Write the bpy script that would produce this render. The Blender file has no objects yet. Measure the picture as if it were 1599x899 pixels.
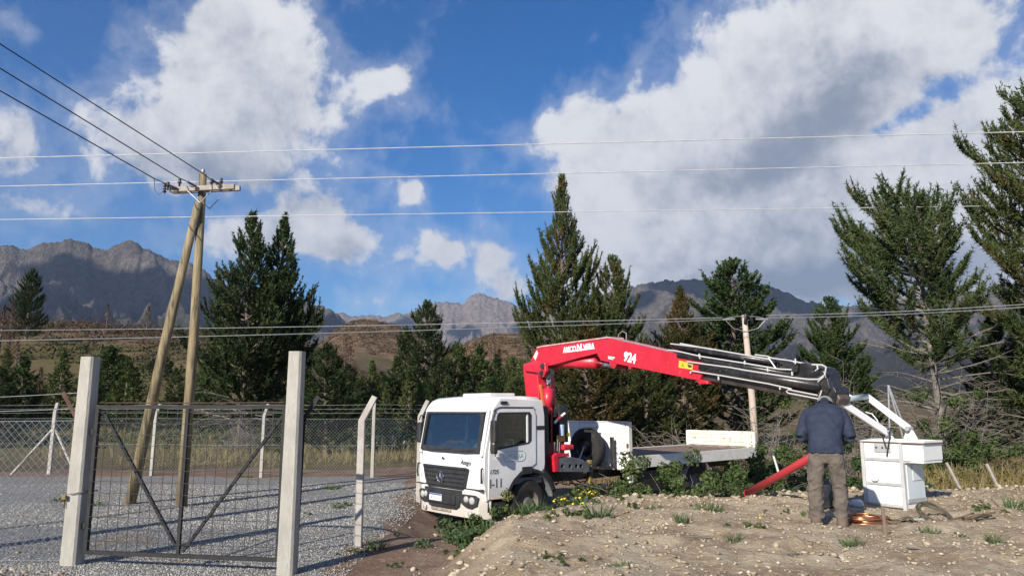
import bpy, bmesh, math, random
import numpy as np
from math import radians as R, sin, cos, pi, tan, atan2, hypot
from mathutils import Vector, Matrix, Quaternion
from mathutils.geometry import tessellate_polygon
random.seed(7); rng = np.random.default_rng(7)
S = bpy.context.scene; COL = S.collection

# ------------------------------------------------------------ camera, world, sun, exposure
PITCH = R(9.3); CZ = 2.0; FPX = 1155.0
cam = bpy.data.cameras.new('camera'); cam.lens = 26.0; cam.sensor_width = 36; cam.clip_start = .1; cam.clip_end = 60000
camo = bpy.data.objects.new('camera', cam); COL.objects.link(camo)
camo.location = (0, 0, CZ); camo.rotation_euler = (R(90) + PITCH, 0, 0); S.camera = camo
SUN_EL = R(28)               # the light travels toward (cos58, sin58)
ld = Vector((cos(R(58)) * cos(SUN_EL), sin(R(58)) * cos(SUN_EL), -sin(SUN_EL)))
sun = bpy.data.lights.new('sun', 'SUN'); sun.energy = 4.6; sun.angle = R(.55); sun.color = (1, .93, .82)
suno = bpy.data.objects.new('sun', sun); COL.objects.link(suno); suno.rotation_euler = ld.to_track_quat('-Z', 'Y').to_euler()
S.view_settings.view_transform = 'Standard'; S.view_settings.look = 'None'; S.view_settings.gamma = 1
S.view_settings.exposure = 0.5
S.cycles.max_bounces = 5; S.cycles.diffuse_bounces = 2; S.cycles.transparent_max_bounces = 16; S.cycles.volume_bounces = 0
S.cycles.glossy_bounces = 3; S.cycles.transmission_bounces = 3
S.cycles.use_denoising = True

def ray(px, py):
    c = ((px - 799.5) / FPX, 1, -(py - 449.5) / FPX)
    return Vector((c[0], c[1] * cos(PITCH) - c[2] * sin(PITCH), c[1] * sin(PITCH) + c[2] * cos(PITCH)))
def G(px, py, z=0.):
    r = ray(px, py); return Vector((0, 0, CZ)) + r * ((z - CZ) / r.z)
def Y(px, py, y):
    r = ray(px, py); return Vector((0, 0, CZ)) + r * (y / r.y)
def onplane(px, py, o, n):
    r = ray(px, py); c = Vector((0, 0, CZ)); return c + r * ((Vector(o) - c).dot(n) / r.dot(n))

W = bpy.data.worlds.new('World'); S.world = W; W.use_nodes = True
class NT:
    def __init__(s, nt): s.nt = nt
    def n(s, t, **k):
        nd = s.nt.nodes.new(t)
        for a, b in k.items():
            if a == 'i':
                for q, v in b.items():
                    if hasattr(v, 'is_output'): s.nt.links.new(v, nd.inputs[q])
                    else: nd.inputs[q].default_value = v
            else: setattr(nd, a, b)
        return nd
    def m(s, op, a, b=None, c=None, clamp=False):
        i = {0: a}
        if b is not None: i[1] = b
        if c is not None: i[2] = c
        nd = s.n('ShaderNodeMath', operation=op, i=i); nd.use_clamp = clamp; return nd.outputs[0]
    def mix(s, f, a, b):
        nd = s.n('ShaderNodeMix', data_type='RGBA', i={0: f, 6: a, 7: b}); return nd.outputs[2]
    def noise(s, vec, scale, detail=4, rough=.55, dist=0.):
        return s.n('ShaderNodeTexNoise', i={'Vector': vec, 'Scale': scale, 'Detail': detail, 'Roughness': rough, 'Distortion': dist}).outputs[0]
    def step(s, v, a, b, lo=0., hi=1.):
        return s.n('ShaderNodeMapRange', interpolation_type='SMOOTHSTEP', i={0: v, 1: a, 2: b, 3: lo, 4: hi}).outputs[0]

def build_sky():
    nt = W.node_tree; nt.nodes.clear(); N = NT(nt)
    out = N.n('ShaderNodeOutputWorld'); bg = N.n('ShaderNodeBackground', i={'Strength': .1})
    nt.links.new(bg.outputs[0], out.inputs[0])
    sky = N.n('ShaderNodeTexSky'); sky.sky_type = 'NISHITA'; sky.sun_disc = False
    sky.sun_elevation = SUN_EL; sky.sun_rotation = atan2(-ld.x, -ld.y); sky.altitude = 900; sky.air_density = 1.0; sky.dust_density = .3; sky.ozone_density = 2.2
    d = N.n('ShaderNodeTexCoord').outputs['Generated']
    sp = N.n('ShaderNodeSeparateXYZ', i={0: d})
    az = N.m('MULTIPLY', N.m('ARCTAN2', sp.outputs[0], sp.outputs[1]), 57.2958)
    el = N.m('MULTIPLY', N.m('ARCSINE', sp.outputs[2]), 57.2958)
    # domain warp so outlines are wispy
    wv = N.n('ShaderNodeTexNoise', i={'Vector': d, 'Scale': 7., 'Detail': 4., 'Roughness': .6})
    w = N.n('ShaderNodeSeparateColor', i={0: wv.outputs[1]})
    azw = N.m('ADD', az, N.m('MULTIPLY', N.m('SUBTRACT', w.outputs[0], .5), 6.5))
    elw = N.m('ADD', el, N.m('MULTIPLY', N.m('SUBTRACT', w.outputs[1], .5), 5.5))
    def blobs(L):
        acc = None
        for (cx, cy, rx, ry, rot, wt) in L:
            r = ray(cx, cy).normalized()
            a0 = math.degrees(atan2(r.x, r.y)); e0 = math.degrees(math.asin(r.z))
            ra = rx / 20.2; re = ry / 20.2; cr, sr = cos(R(rot)), sin(R(rot))
            dx = N.m('SUBTRACT', azw, a0); dy = N.m('SUBTRACT', elw, e0)
            u = N.m('ADD', N.m('MULTIPLY', dx, cr / ra), N.m('MULTIPLY', dy, sr / ra))
            v = N.m('ADD', N.m('MULTIPLY', dx, -sr / re), N.m('MULTIPLY', dy, cr / re))
            q = N.m('ADD', N.m('MULTIPLY', u, u), N.m('MULTIPLY', v, v))
            f = N.m('MULTIPLY', N.m('EXPONENT', N.m('MULTIPLY', q, -1.)), wt)
            acc = f if acc is None else N.m('ADD', acc, f)
        return acc
    dens = blobs(CLOUDS)
    # beyond the frame the same broken cloud goes on
    gen = N.step(N.noise(d, 2.6, 5, .6), .5, .66)
    outm = N.m('MAXIMUM', N.step(N.m('ABSOLUTE', az), 38., 55.), N.step(el, 32., 42.))
    above = N.step(el, -4., 6.)
    dens = N.m('ADD', dens, N.m('MULTIPLY', N.m('MULTIPLY', gen, outm), .9))
    nA = N.noise(d, 8.5, 8, .6, .3); nB = N.noise(d, 30., 6, .62, .3)
    nn = N.m('ADD', N.m('MULTIPLY', N.m('SUBTRACT', nA, .5), 2.0), N.m('MULTIPLY', N.m('SUBTRACT', nB, .5), .8))
    f = N.m('ADD', dens, nn)
    cov = N.m('MULTIPLY', N.step(f, .30, .80), above)
    thin = N.m('MULTIPLY', N.step(f, -.05, .5, 0., .24), above)
    cov = N.m('MAXIMUM', cov, thin)
    # cloud shade
    grey = blobs(GREYS)
    sh = N.m('ADD', N.m('ADD', grey, N.m('MULTIPLY', N.m('SUBTRACT', nA, .5), -2.3)), N.m('MULTIPLY', N.m('SUBTRACT', nB, .5), -1.3))
    sh = N.step(sh, -.3, 1.25)
    cc = N.mix(sh, (6.3, 6.3, 6.4, 1), (2.1, 2.4, 2.95, 1))
    hue = N.n('ShaderNodeHueSaturation', i={'Saturation': 1.42, 'Value': SKYV, 'Color': sky.outputs[0]}).outputs[0]
    tint = N.n('ShaderNodeMix', data_type='RGBA', blend_type='MULTIPLY', i={0: 1., 6: hue, 7: (.80, .95, 1.12, 1)}).outputs[2]
    col = N.mix(N.m('MULTIPLY', cov, .96), tint, cc)
    nt.links.new(col, bg.inputs[0])
SKYV = .82
CLOUDS = [(355,105,115,85,0,.95),(275,195,120,52,10,.85),(430,165,85,75,0,.75),(475,50,65,50,0,.45),(350,25,70,40,0,.5),(215,30,80,30,-30,.28),
 (600,128,75,30,30,.85),(330,255,130,40,0,.75),(500,345,85,45,-10,.95),(470,375,100,30,0,.7),(380,375,80,35,0,.5),(150,345,190,26,0,.42),(20,240,35,60,0,.6),(25,30,25,14,0,.5),
 (688,397,38,26,0,1.1),(636,308,30,20,0,.85),(768,402,38,40,0,.85),(805,450,46,24,0,.65),(600,465,50,14,0,.16),(700,465,80,12,0,.2),
 (1260,70,165,80,15,1.1),(1410,50,140,75,10,1.0),(1530,40,55,45,0,.6),(1150,180,110,75,20,.9),(1010,225,120,70,0,.9),(880,190,70,45,10,.7),(985,320,140,80,0,1.0),
 (1150,320,190,100,0,1.1),(1270,230,130,70,0,.8),(1480,300,170,90,10,1.1),(1570,210,90,70,0,.8),(1300,400,300,75,0,1.2),(1080,420,170,50,0,.8),(1560,420,120,80,0,.9),
 (985,110,20,50,-15,.25),(835,300,40,14,0,.3),(1390,205,75,20,28,-.55)]
GREYS = [(330,265,140,40,0,.9),(410,175,80,70,0,.35),(480,330,70,25,0,.3),(530,390,70,22,0,.5),(20,250,40,60,0,.5),(1290,120,110,50,20,.35),(1400,90,100,40,0,.25),(1290,205,140,45,15,.65),
 (1180,290,110,50,0,.5),(1250,370,150,40,0,.45),(1200,440,240,32,0,.9),(1060,300,70,40,0,.3),(1400,440,160,40,0,.5),(1330,165,120,40,20,.3),(150,350,180,30,0,.4)]
build_sky()
# ------------------------------------------------------------ helpers
def tag(o, label=None, cat=None, group=None, kind=None):
    for k, v in (('label', label), ('category', cat), ('group', group), ('kind', kind)):
        if v: o[k] = v
    return o
def thing(name, label, cat, loc=(0, 0, 0), rot=(0, 0, 0), group=None):
    o = bpy.data.objects.new(name, None); COL.objects.link(o); o.location = loc; o.rotation_euler = rot; o.empty_display_size = .2
    return tag(o, label, cat, group)
def link(name, me, mat=None, parent=None, smooth=False):
    o = bpy.data.objects.new(name, me); COL.objects.link(o)
    if mat is not None:
        me.materials.clear()
        for m in (mat if isinstance(mat, (list, tuple)) else [mat]): me.materials.append(m)
    if parent is not None: o.parent = parent
    if smooth: me.polygons.foreach_set('use_smooth', np.ones(len(me.polygons), dtype=bool))
    return o
def np_mesh(name, V, F):
    V = np.asarray(V, dtype=np.float32); F = np.asarray(F, dtype=np.int32); k = F.shape[1]
    me = bpy.data.meshes.new(name); me.vertices.add(len(V)); me.vertices.foreach_set('co', V.ravel())
    me.loops.add(F.size); me.loops.foreach_set('vertex_index', F.ravel())
    me.polygons.add(len(F)); me.polygons.foreach_set('loop_start', np.arange(0, F.size, k, dtype=np.int32))
    me.update(calc_edges=True); return me
def attr(me, name, vals):
    a = me.attributes.new(name, 'FLOAT', 'POINT'); a.data.foreach_set('value', np.asarray(vals, dtype=np.float32).ravel())

class MB:
    def __init__(s): s.v = []; s.f = []
    def add(s, vs, fs):
        k = len(s.v); s.v += [tuple(v) for v in vs]; s.f += [tuple(i + k for i in f) for f in fs]; return s
    def box(s, x0, x1, y0, y1, z0, z1, M=None):
        vs = [Vector((x, y, z)) for z in (z0, z1) for y in (y0, y1) for x in (x0, x1)]
        if M is not None: vs = [M @ v for v in vs]
        return s.add(vs, [(0, 2, 3, 1), (4, 5, 7, 6), (0, 1, 5, 4), (2, 6, 7, 3), (0, 4, 6, 2), (1, 3, 7, 5)])
    def bar(s, a, b, w, h=None, up=(0, 0, 1)):
        a = Vector(a); b = Vector(b); h = h or w; d = (b - a); L = d.length; d.normalize()
        sd = d.cross(Vector(up))
        if sd.length < 1e-4: sd = d.cross(Vector((0, 1, 0)))
        sd.normalize(); u = sd.cross(d)
        M = Matrix((sd, d, u)).transposed().to_4x4(); M.translation = a
        return s.box(-w / 2, w / 2, 0, L, -h / 2, h / 2, M)
    def tube(s, pts, r, seg=8, caps=True):
        pts = [Vector(p) for p in pts]; n = len(pts)
        rs = r if isinstance(r, (list, tuple)) else [r] * n
        vs = []; nrm = None
        for i, p in enumerate(pts):
            d = (pts[min(i + 1, n - 1)] - pts[max(i - 1, 0)]).normalized()
            if nrm is None: nrm = d.orthogonal().normalized()
            else:
                nrm = nrm - d * nrm.dot(d)
                nrm = nrm.normalized() if nrm.length > 1e-5 else d.orthogonal().normalized()
            b = d.cross(nrm)
            for k in range(seg):
                a = 2 * pi * k / seg; vs.append(p + (nrm * cos(a) + b * sin(a)) * rs[i])
        fs = [(i * seg + k, i * seg + (k + 1) % seg, (i + 1) * seg + (k + 1) % seg, (i + 1) * seg + k) for i in range(n - 1) for k in range(seg)]
        if caps: fs += [tuple(range(seg - 1, -1, -1)), tuple(range((n - 1) * seg, n * seg))]
        return s.add(vs, fs)
    def prism(s, outer, depth, M, holes=()):
        """outline in (u,v) extruded along w from 0 to depth, placed by matrix M (columns u, v, w)"""
        loops = [list(outer)] + [list(h) for h in holes]
        tri = tessellate_polygon([[Vector((p[0], p[1], 0)) for p in l] for l in loops])
        flat = [p for l in loops for p in l]; n = len(flat)
        vs = [M @ Vector((p[0], p[1], 0)) for p in flat] + [M @ Vector((p[0], p[1], depth)) for p in flat]
        fs = [tuple(t) for t in tri] + [tuple(i + n for i in reversed(t)) for t in tri]
        k = 0
        for l in loops:
            m = len(l)
            for i in range(m): fs.append((k + i, k + (i + 1) % m, k + (i + 1) % m + n, k + i + n))
            k += m
        return s.add(vs, fs)
    def lathe(s, prof, M, seg=24, closed=False):
        """profile of (radius, height) turned round the local z of M"""
        n = len(prof); vs = []
        for k in range(seg):
            a = 2 * pi * k / seg
            for r, h in prof: vs.append(M @ Vector((r * cos(a), r * sin(a), h)))
        m = n if closed else n - 1
        fs = [(k * n + i, ((k + 1) % seg) * n + i, ((k + 1) % seg) * n + (i + 1) % n, k * n + (i + 1) % n) for k in range(seg) for i in range(m)]
        return s.add(vs, fs)
    def build(s, name, mat, parent=None, smooth=False, bevel=0, seg=2, recalc=True):
        me = bpy.data.meshes.new(name); me.from_pydata(s.v, [], s.f); me.update()
        if recalc:
            bm = bmesh.new(); bm.from_mesh(me)
            bmesh.ops.remove_doubles(bm, verts=bm.verts, dist=1e-5)
            bmesh.ops.recalc_face_normals(bm, faces=bm.faces); bm.to_mesh(me); bm.free()
        o = link(name, me, mat, parent, smooth)
        if bevel:
            b = o.modifiers.new('bevel', 'BEVEL'); b.width = bevel; b.segments = seg; b.limit_method = 'ANGLE'; b.angle_limit = R(35)
            me.polygons.foreach_set('use_smooth', np.ones(len(me.polygons), dtype=bool))
            w = o.modifiers.new('wn', 'WEIGHTED_NORMAL'); w.keep_sharp = True
        return o
def frame(o, u, v):
    u = Vector(u).normalized(); v = Vector(v); v = (v - u * v.dot(u)).normalized(); w = u.cross(v)
    M = Matrix((u, v, w)).transposed().to_4x4(); M.translation = Vector(o); return M
def rrect(x0, x1, y0, y1, r, n=4):
    P = []
    for cx, cy, a in ((x1 - r, y1 - r, 0), (x0 + r, y1 - r, 90), (x0 + r, y0 + r, 180), (x1 - r, y0 + r, 270)):
        for k in range(n + 1):
            t = R(a + 90 * k / n); P.append((cx + r * cos(t), cy + r * sin(t)))
    return P
def text(name, body, size, M, mat, parent, ext=.002, shear=0., sx=1., bold=0.):
    c = bpy.data.curves.new(name, 'FONT'); c.body = body; c.size = size; c.extrude = ext; c.align_x = 'CENTER'; c.align_y = 'CENTER'; c.shear = shear; c.resolution_u = 3; c.offset = bold
    t = bpy.data.objects.new(name, c); COL.objects.link(t); bpy.context.view_layer.update()
    me = bpy.data.meshes.new_from_object(t.evaluated_get(bpy.context.evaluated_depsgraph_get()))
    bpy.data.objects.remove(t); me.transform(M @ Matrix.Diagonal((sx, 1, 1, 1)))
    return link(name, me, mat, parent)
def copy_tree(o, parent=None):
    c = o.copy(); COL.objects.link(c); c.parent = parent
    for ch in list(o.children): copy_tree(ch, c)
    return c

# numpy lattice noise
def _h(i, j, s):
    n = (i.astype(np.int64) * 374761393 + j.astype(np.int64) * 668265263 + s * 1442695041) & 0xffffffff
    n = ((n ^ (n >> 13)) * 1274126177) & 0xffffffff
    return ((n ^ (n >> 16)) & 0xffff) / 65535.
def vn(x, y, s=0):
    x = np.asarray(x, dtype=float); y = np.asarray(y, dtype=float)
    i = np.floor(x); j = np.floor(y); u = x - i; v = y - j; u = u * u * u * (u * (6 * u - 15) + 10); v = v * v * v * (v * (6 * v - 15) + 10)
    a = _h(i, j, s); b = _h(i + 1, j, s); c = _h(i, j + 1, s); d = _h(i + 1, j + 1, s)
    return (a + (b - a) * u) * (1 - v) + (c + (d - c) * u) * v
def fbm(x, y, o=4, s=0, g=.5):
    t = 0; a = 1; n = 0
    for k in range(o):
        t = t + a * (vn(x * 2 ** k + 17.3 * k, y * 2 ** k - 9.1 * k, s + k) * 2 - 1); n += a; a *= g
    return t / n
def ridged(x, y, o=5, s=0, g=.5):
    t = 0; a = 1; n = 0
    for k in range(o):
        r = 1 - np.abs(vn(x * 2 ** k + 5.3 * k, y * 2 ** k + 3.7 * k, s + k) * 2 - 1); t = t + a * r * r; n += a; a *= g
    return t / n
def sst(a, b, x):
    t = np.clip((np.asarray(x, dtype=float) - a) / (b - a), 0, 1); return t * t * (3 - 2 * t)

# ------------------------------------------------------------ materials
MATS = {}
def mat(name, c1, c2=None, scale=4., rough=.7, bump=0., bscale=None, metal=0., detail=5, lo=.35, hi=.65, spec=.5, coat=0., c3=None, s3=1., t3=(.55, .7), obj=False, trans=0., st=None):
    if name in MATS: return MATS[name]
    m = bpy.data.materials.new(name); m.use_nodes = True; nt = m.node_tree; N = NT(nt)
    bs = nt.nodes['Principled BSDF']; bs.inputs['Roughness'].default_value = rough; bs.inputs['Metallic'].default_value = metal
    bs.inputs['Specular IOR Level'].default_value = spec; bs.inputs['Coat Weight'].default_value = coat
    tc = N.n('ShaderNodeTexCoord').outputs['Object']
    if obj: tc = N.n('ShaderNodeNewGeometry').outputs['Position']
    if st: tc = N.n('ShaderNodeVectorMath', operation='MULTIPLY', i={0: tc, 1: st}).outputs[0]
    c = (*c1, 1)
    if c2:
        c = N.mix(N.step(N.noise(tc, scale, detail, .6), lo, hi), (*c1, 1), (*c2, 1))
    if c3:
        c = N.mix(N.step(N.noise(tc, s3, 6, .65), *t3), c, (*c3, 1))
    if hasattr(c, 'is_output'): nt.links.new(c, bs.inputs['Base Color'])
    else: bs.inputs['Base Color'].default_value = c
    if bump:
        b = N.n('ShaderNodeBump', i={'Strength': 1., 'Distance': bump, 'Height': N.noise(tc, bscale or scale, 6, .6)})
        nt.links.new(b.outputs[0], bs.inputs['Normal'])
    if trans:
        tr = N.n('ShaderNodeBsdfTranslucent'); 
        if hasattr(c, 'is_output'): nt.links.new(c, tr.inputs[0])
        else: tr.inputs[0].default_value = c
        mx = N.n('ShaderNodeMixShader', i={0: trans, 1: bs.outputs[0], 2: tr.outputs[0]})
        nt.links.new(mx.outputs[0], nt.nodes['Material Output'].inputs[0])
    MATS[name] = m; return m
def foliage(name, c1, c2, c3=None, scale=1.2, t3=(.55, .68), trans=.2):
    return mat(name, c1, c2, scale=scale, rough=.65, lo=.3, hi=.7, c3=c3, s3=.9, t3=t3, spec=.25, obj=True, trans=trans)
def glass(name, tint, gl=.35):
    m = bpy.data.materials.new(name); m.use_nodes = True; nt = m.node_tree; nt.nodes.clear(); N = NT(nt)
    g = N.n('ShaderNodeBsdfGlossy', i={'Roughness': .02, 'Color': (.9, .95, 1, 1)}); t = N.n('ShaderNodeBsdfTransparent', i={'Color': (*tint, 1)})
    fr = N.n('ShaderNodeLayerWeight', i={'Blend': .35}).outputs['Fresnel']
    f = N.m('ADD', N.m('MULTIPLY', fr, .28), gl, clamp=True)
    mx = N.n('ShaderNodeMixShader', i={0: f, 1: t.outputs[0], 2: g.outputs[0]}); o = N.n('ShaderNodeOutputMaterial', i={0: mx.outputs[0]})
    MATS[name] = m; return m
concrete = mat('concrete', (.31, .295, .262), (.42, .40, .355), 7., .9, .006, 40, lo=.3, hi=.7, c3=(.24, .225, .195), s3=5, t3=(.52, .78), st=(1, 1, .35))
concrete_grey = mat('concrete_weathered', (.36, .33, .30), (.46, .43, .39), 4., .9, .004, 30)
steel_black = mat('black_painted_steel', (.010, .011, .012), (.022, .021, .021), 9, .75, .001, 40)
rusty = mat('rusty_steel', (.06, .032, .022), (.10, .055, .035), 12, .8, .002, 60)
galv = mat('galvanised_wire', (.42, .43, .44), (.30, .31, .32), 20, .45, metal=.5)
wire_dark = mat('dark_wire', (.03, .03, .032), rough=.5)
wire_alu = mat('aluminium_conductor', (.62, .62, .62), (.5, .5, .5), 3, .5, metal=.3)
wood_pole = mat('treated_pine_pole', (.19, .15, .085), (.30, .24, .14), 14, .9, .015, 22, lo=.4, hi=.6, c3=(.07, .052, .035), s3=9, t3=(.5, .66), st=(1, 1, .09))
wood_grey = mat('weathered_wood', (.30, .26, .23), (.40, .35, .30), 5, .85, .004, 30)
white_paint = mat('white_truck_paint', (.82, .82, .81), (.75, .745, .73), 2.5, .3, c3=(.55, .50, .43), s3=3.2, t3=(.60, .86), coat=.4)
def grime(m, z0, z1, col, amt):
    nt = m.node_tree; N = NT(nt); b = nt.nodes['Principled BSDF'].inputs['Base Color']; src = b.links[0].from_socket
    tc = N.n('ShaderNodeTexCoord').outputs['Object']; z = N.n('ShaderNodeSeparateXYZ', i={0: tc}).outputs[2]
    h = N.m('ADD', z, N.m('MULTIPLY', N.m('SUBTRACT', N.noise(tc, 5., 7, .7), .5), 1.1))
    nt.links.new(N.mix(N.step(h, z0, z1, amt, 0.), src, (*col, 1)), b)
grime(white_paint, .35, 1.15, (.42, .35, .27), .62)
white_plain = mat('white_plain_paint', (.80, .80, .80), rough=.45)
white_dirty = mat('scuffed_white_paint', (.74, .72, .68), (.66, .62, .55), 5, .55, c3=(.30, .2, .12), s3=9, t3=(.66, .74))
board_rust = mat('rust_stained_white_boards', (.76, .72, .64), (.70, .62, .48), 3, .7, .003, 20, c3=(.26, .12, .05), s3=7, t3=(.58, .68))
black_plastic = mat('black_plastic', (.022, .023, .025), (.035, .036, .038), 6, .5, .001, 90)
rubber = mat('tyre_rubber', (.012, .012, .012), (.03, .027, .025), 3, .85, .002, 40)
red_paint = mat('red_crane_paint', (.60, .022, .048), (.50, .018, .035), 3.5, .38, .0012, 18, c3=(.58, .14, .14), s3=7, t3=(.60, .8), coat=.2)
red_dark = mat('red_worn_paint', (.40, .03, .04), (.33, .03, .035), 6, .5)
black_oily = mat('black_crane_steel', (.014, .014, .016), (.034, .032, .03), 8, .32, .002, 30, c3=(.11, .10, .09), s3=9, t3=(.58, .72))
chrome = mat('chrome_rod', (.75, .75, .76), rough=.18, metal=1.)
pipe_metal = mat('zinc_pipe', (.55, .55, .55), (.45, .45, .45), 8, .35, metal=.6)
interior = mat('dark_cab_interior', (.11, .115, .12), (.17, .175, .18), 4, .8)
seat_fabric = mat('blue_grey_seat_fabric', (.12, .18, .25), (.17, .23, .3), 8, .9)
deck_mat = mat('brown_deck_plate', (.17, .11, .085), (.24, .17, .13), 2.5, .85, .003, 20, c3=(.33, .27, .22), s3=2, t3=(.55, .7))
yellow_mat = mat('yellow_label', (.75, .52, .04), rough=.5)
orange_mat = mat('orange_cloth', (.75, .28, .04), rough=.8)
paper = mat('white_paper', (.8, .82, .82), rough=.7)
ink = mat('dark_lettering', (.05, .05, .06), rough=.5)
ink_faint = mat('pale_teal_print', (.45, .58, .58), rough=.5)
text_white = mat('white_lettering', (.85, .85, .85), rough=.5)
plate_blue = mat('plate_blue', (.04, .09, .4), rough=.4)
lens = mat('headlamp_lens', (.42, .42, .40), rough=.08, coat=1.)
bark = mat('conifer_bark', (.10, .075, .06), (.16, .125, .10), 6, .95, .02, 14)
dead_wood = mat('grey_dead_twigs', (.13, .112, .098), (.21, .185, .16), 5, .95)
copper = mat('copper_wire', (.62, .28, .16), (.5, .2, .1), 10, .3, metal=.85)
porcelain = mat('brown_insulator', (.05, .035, .03), rough=.25)
# ------------------------------------------------------------ terrain
def seg_d(x, y, a, b):
    ax, ay = a; bx, by = b; dx, dy = bx - ax, by - ay; t = np.clip(((x - ax) * dx + (y - ay) * dy) / (dx * dx + dy * dy), 0, 1)
    return np.hypot(x - ax - t * dx, y - ay - t * dy)
def mound(x, y):
    xl = np.where(y < 9.8, -1.25 + .03 * y, -.95 + (y - 9.8) * .62)
    xl = xl + fbm(x * .0 + 3.3, y * .9, 3, 41) * .25
    a = sst(0, 1.15, x - xl)
    yb = 12.15 + .16 * np.maximum(0, x - 1) + fbm(x * .8, y * 0 + 1.1, 3, 44) * .35
    b = 1 - sst(0, 1.5, y - yb)
    return a * b
def Hh(x, y, detail=True):
    x = np.asarray(x, dtype=float); y = np.asarray(y, dtype=float)
    r = np.hypot(x, y); az = np.degrees(np.arctan2(x, y))
    m = mound(x, y); z = .62 * m
    z = z + .16 * np.exp(-(((x + 6.9) / 1.3) ** 2 + ((y - 9.0) / .55) ** 2))                 # earth heap by the left fence
    hol = (1 - sst(1.6, 4.2, seg_d(x, y, (-.8, 15.8), (7.5, 23.0)))) * sst(-2.5, -1.2, x + .12 * (y - 14) * 0) * sst(11.6, 13.0, y + 0 * x)
    z = z - .44 * hol * (1 - m)
    z = z + .25 * sst(14, 30, y) * sst(4, 12, x) * (1 - hol)
    if detail:
        near = np.exp(-r / 40.)
        z = z + m * (.10 * fbm(x * 1.1, y * 1.1, 5, 5) + .055 * fbm(x * 4, y * 4, 4, 9)) + (1 - m) * .02 * fbm(x * 1.3, y * 1.3, 3, 12) * sst(-2.8, -1.8, x) * near
        z = z + .25 * fbm(x * .12, y * .12, 4, 15) * sst(26, 45, y)
    # long grassy slope on the left, middle brown hills, low rise on the right
    azn = az + 4 * fbm(r * .01, az * .05, 2, 3)
    wl = 1 - sst(-20, -3, azn)
    up = sst(34, 165, r) * 16.5 + sst(150, 600, r) * 10
    z = z + wl * up * (1 + .12 * fbm(x * .02, y * .02, 4, 21))
    c1 = 37 * np.exp(-np.abs((az + 9.8) / 5.2) ** 3) + 35.5 * np.exp(-np.abs((az + .1) / 4.6) ** 3) + 12 * np.exp(-((az - 7) / 3.5) ** 2) 
    z = z + c1 * np.exp(-((r - 430) / 150.) ** 2) * (1 + .06 * fbm(x * .03, y * .03, 4, 23)) 
    z = z + 12 * sst(60, 700, r) * (1 - wl) * sst(-9, -2, az) * (1 + .5 * fbm(x * .006, y * .006, 3, 31))
    z = z + 60 * sst(700, 3500, r)
    return z
def hz(x, y): return float(Hh(np.array([x]), np.array([y]))[0])

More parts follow.
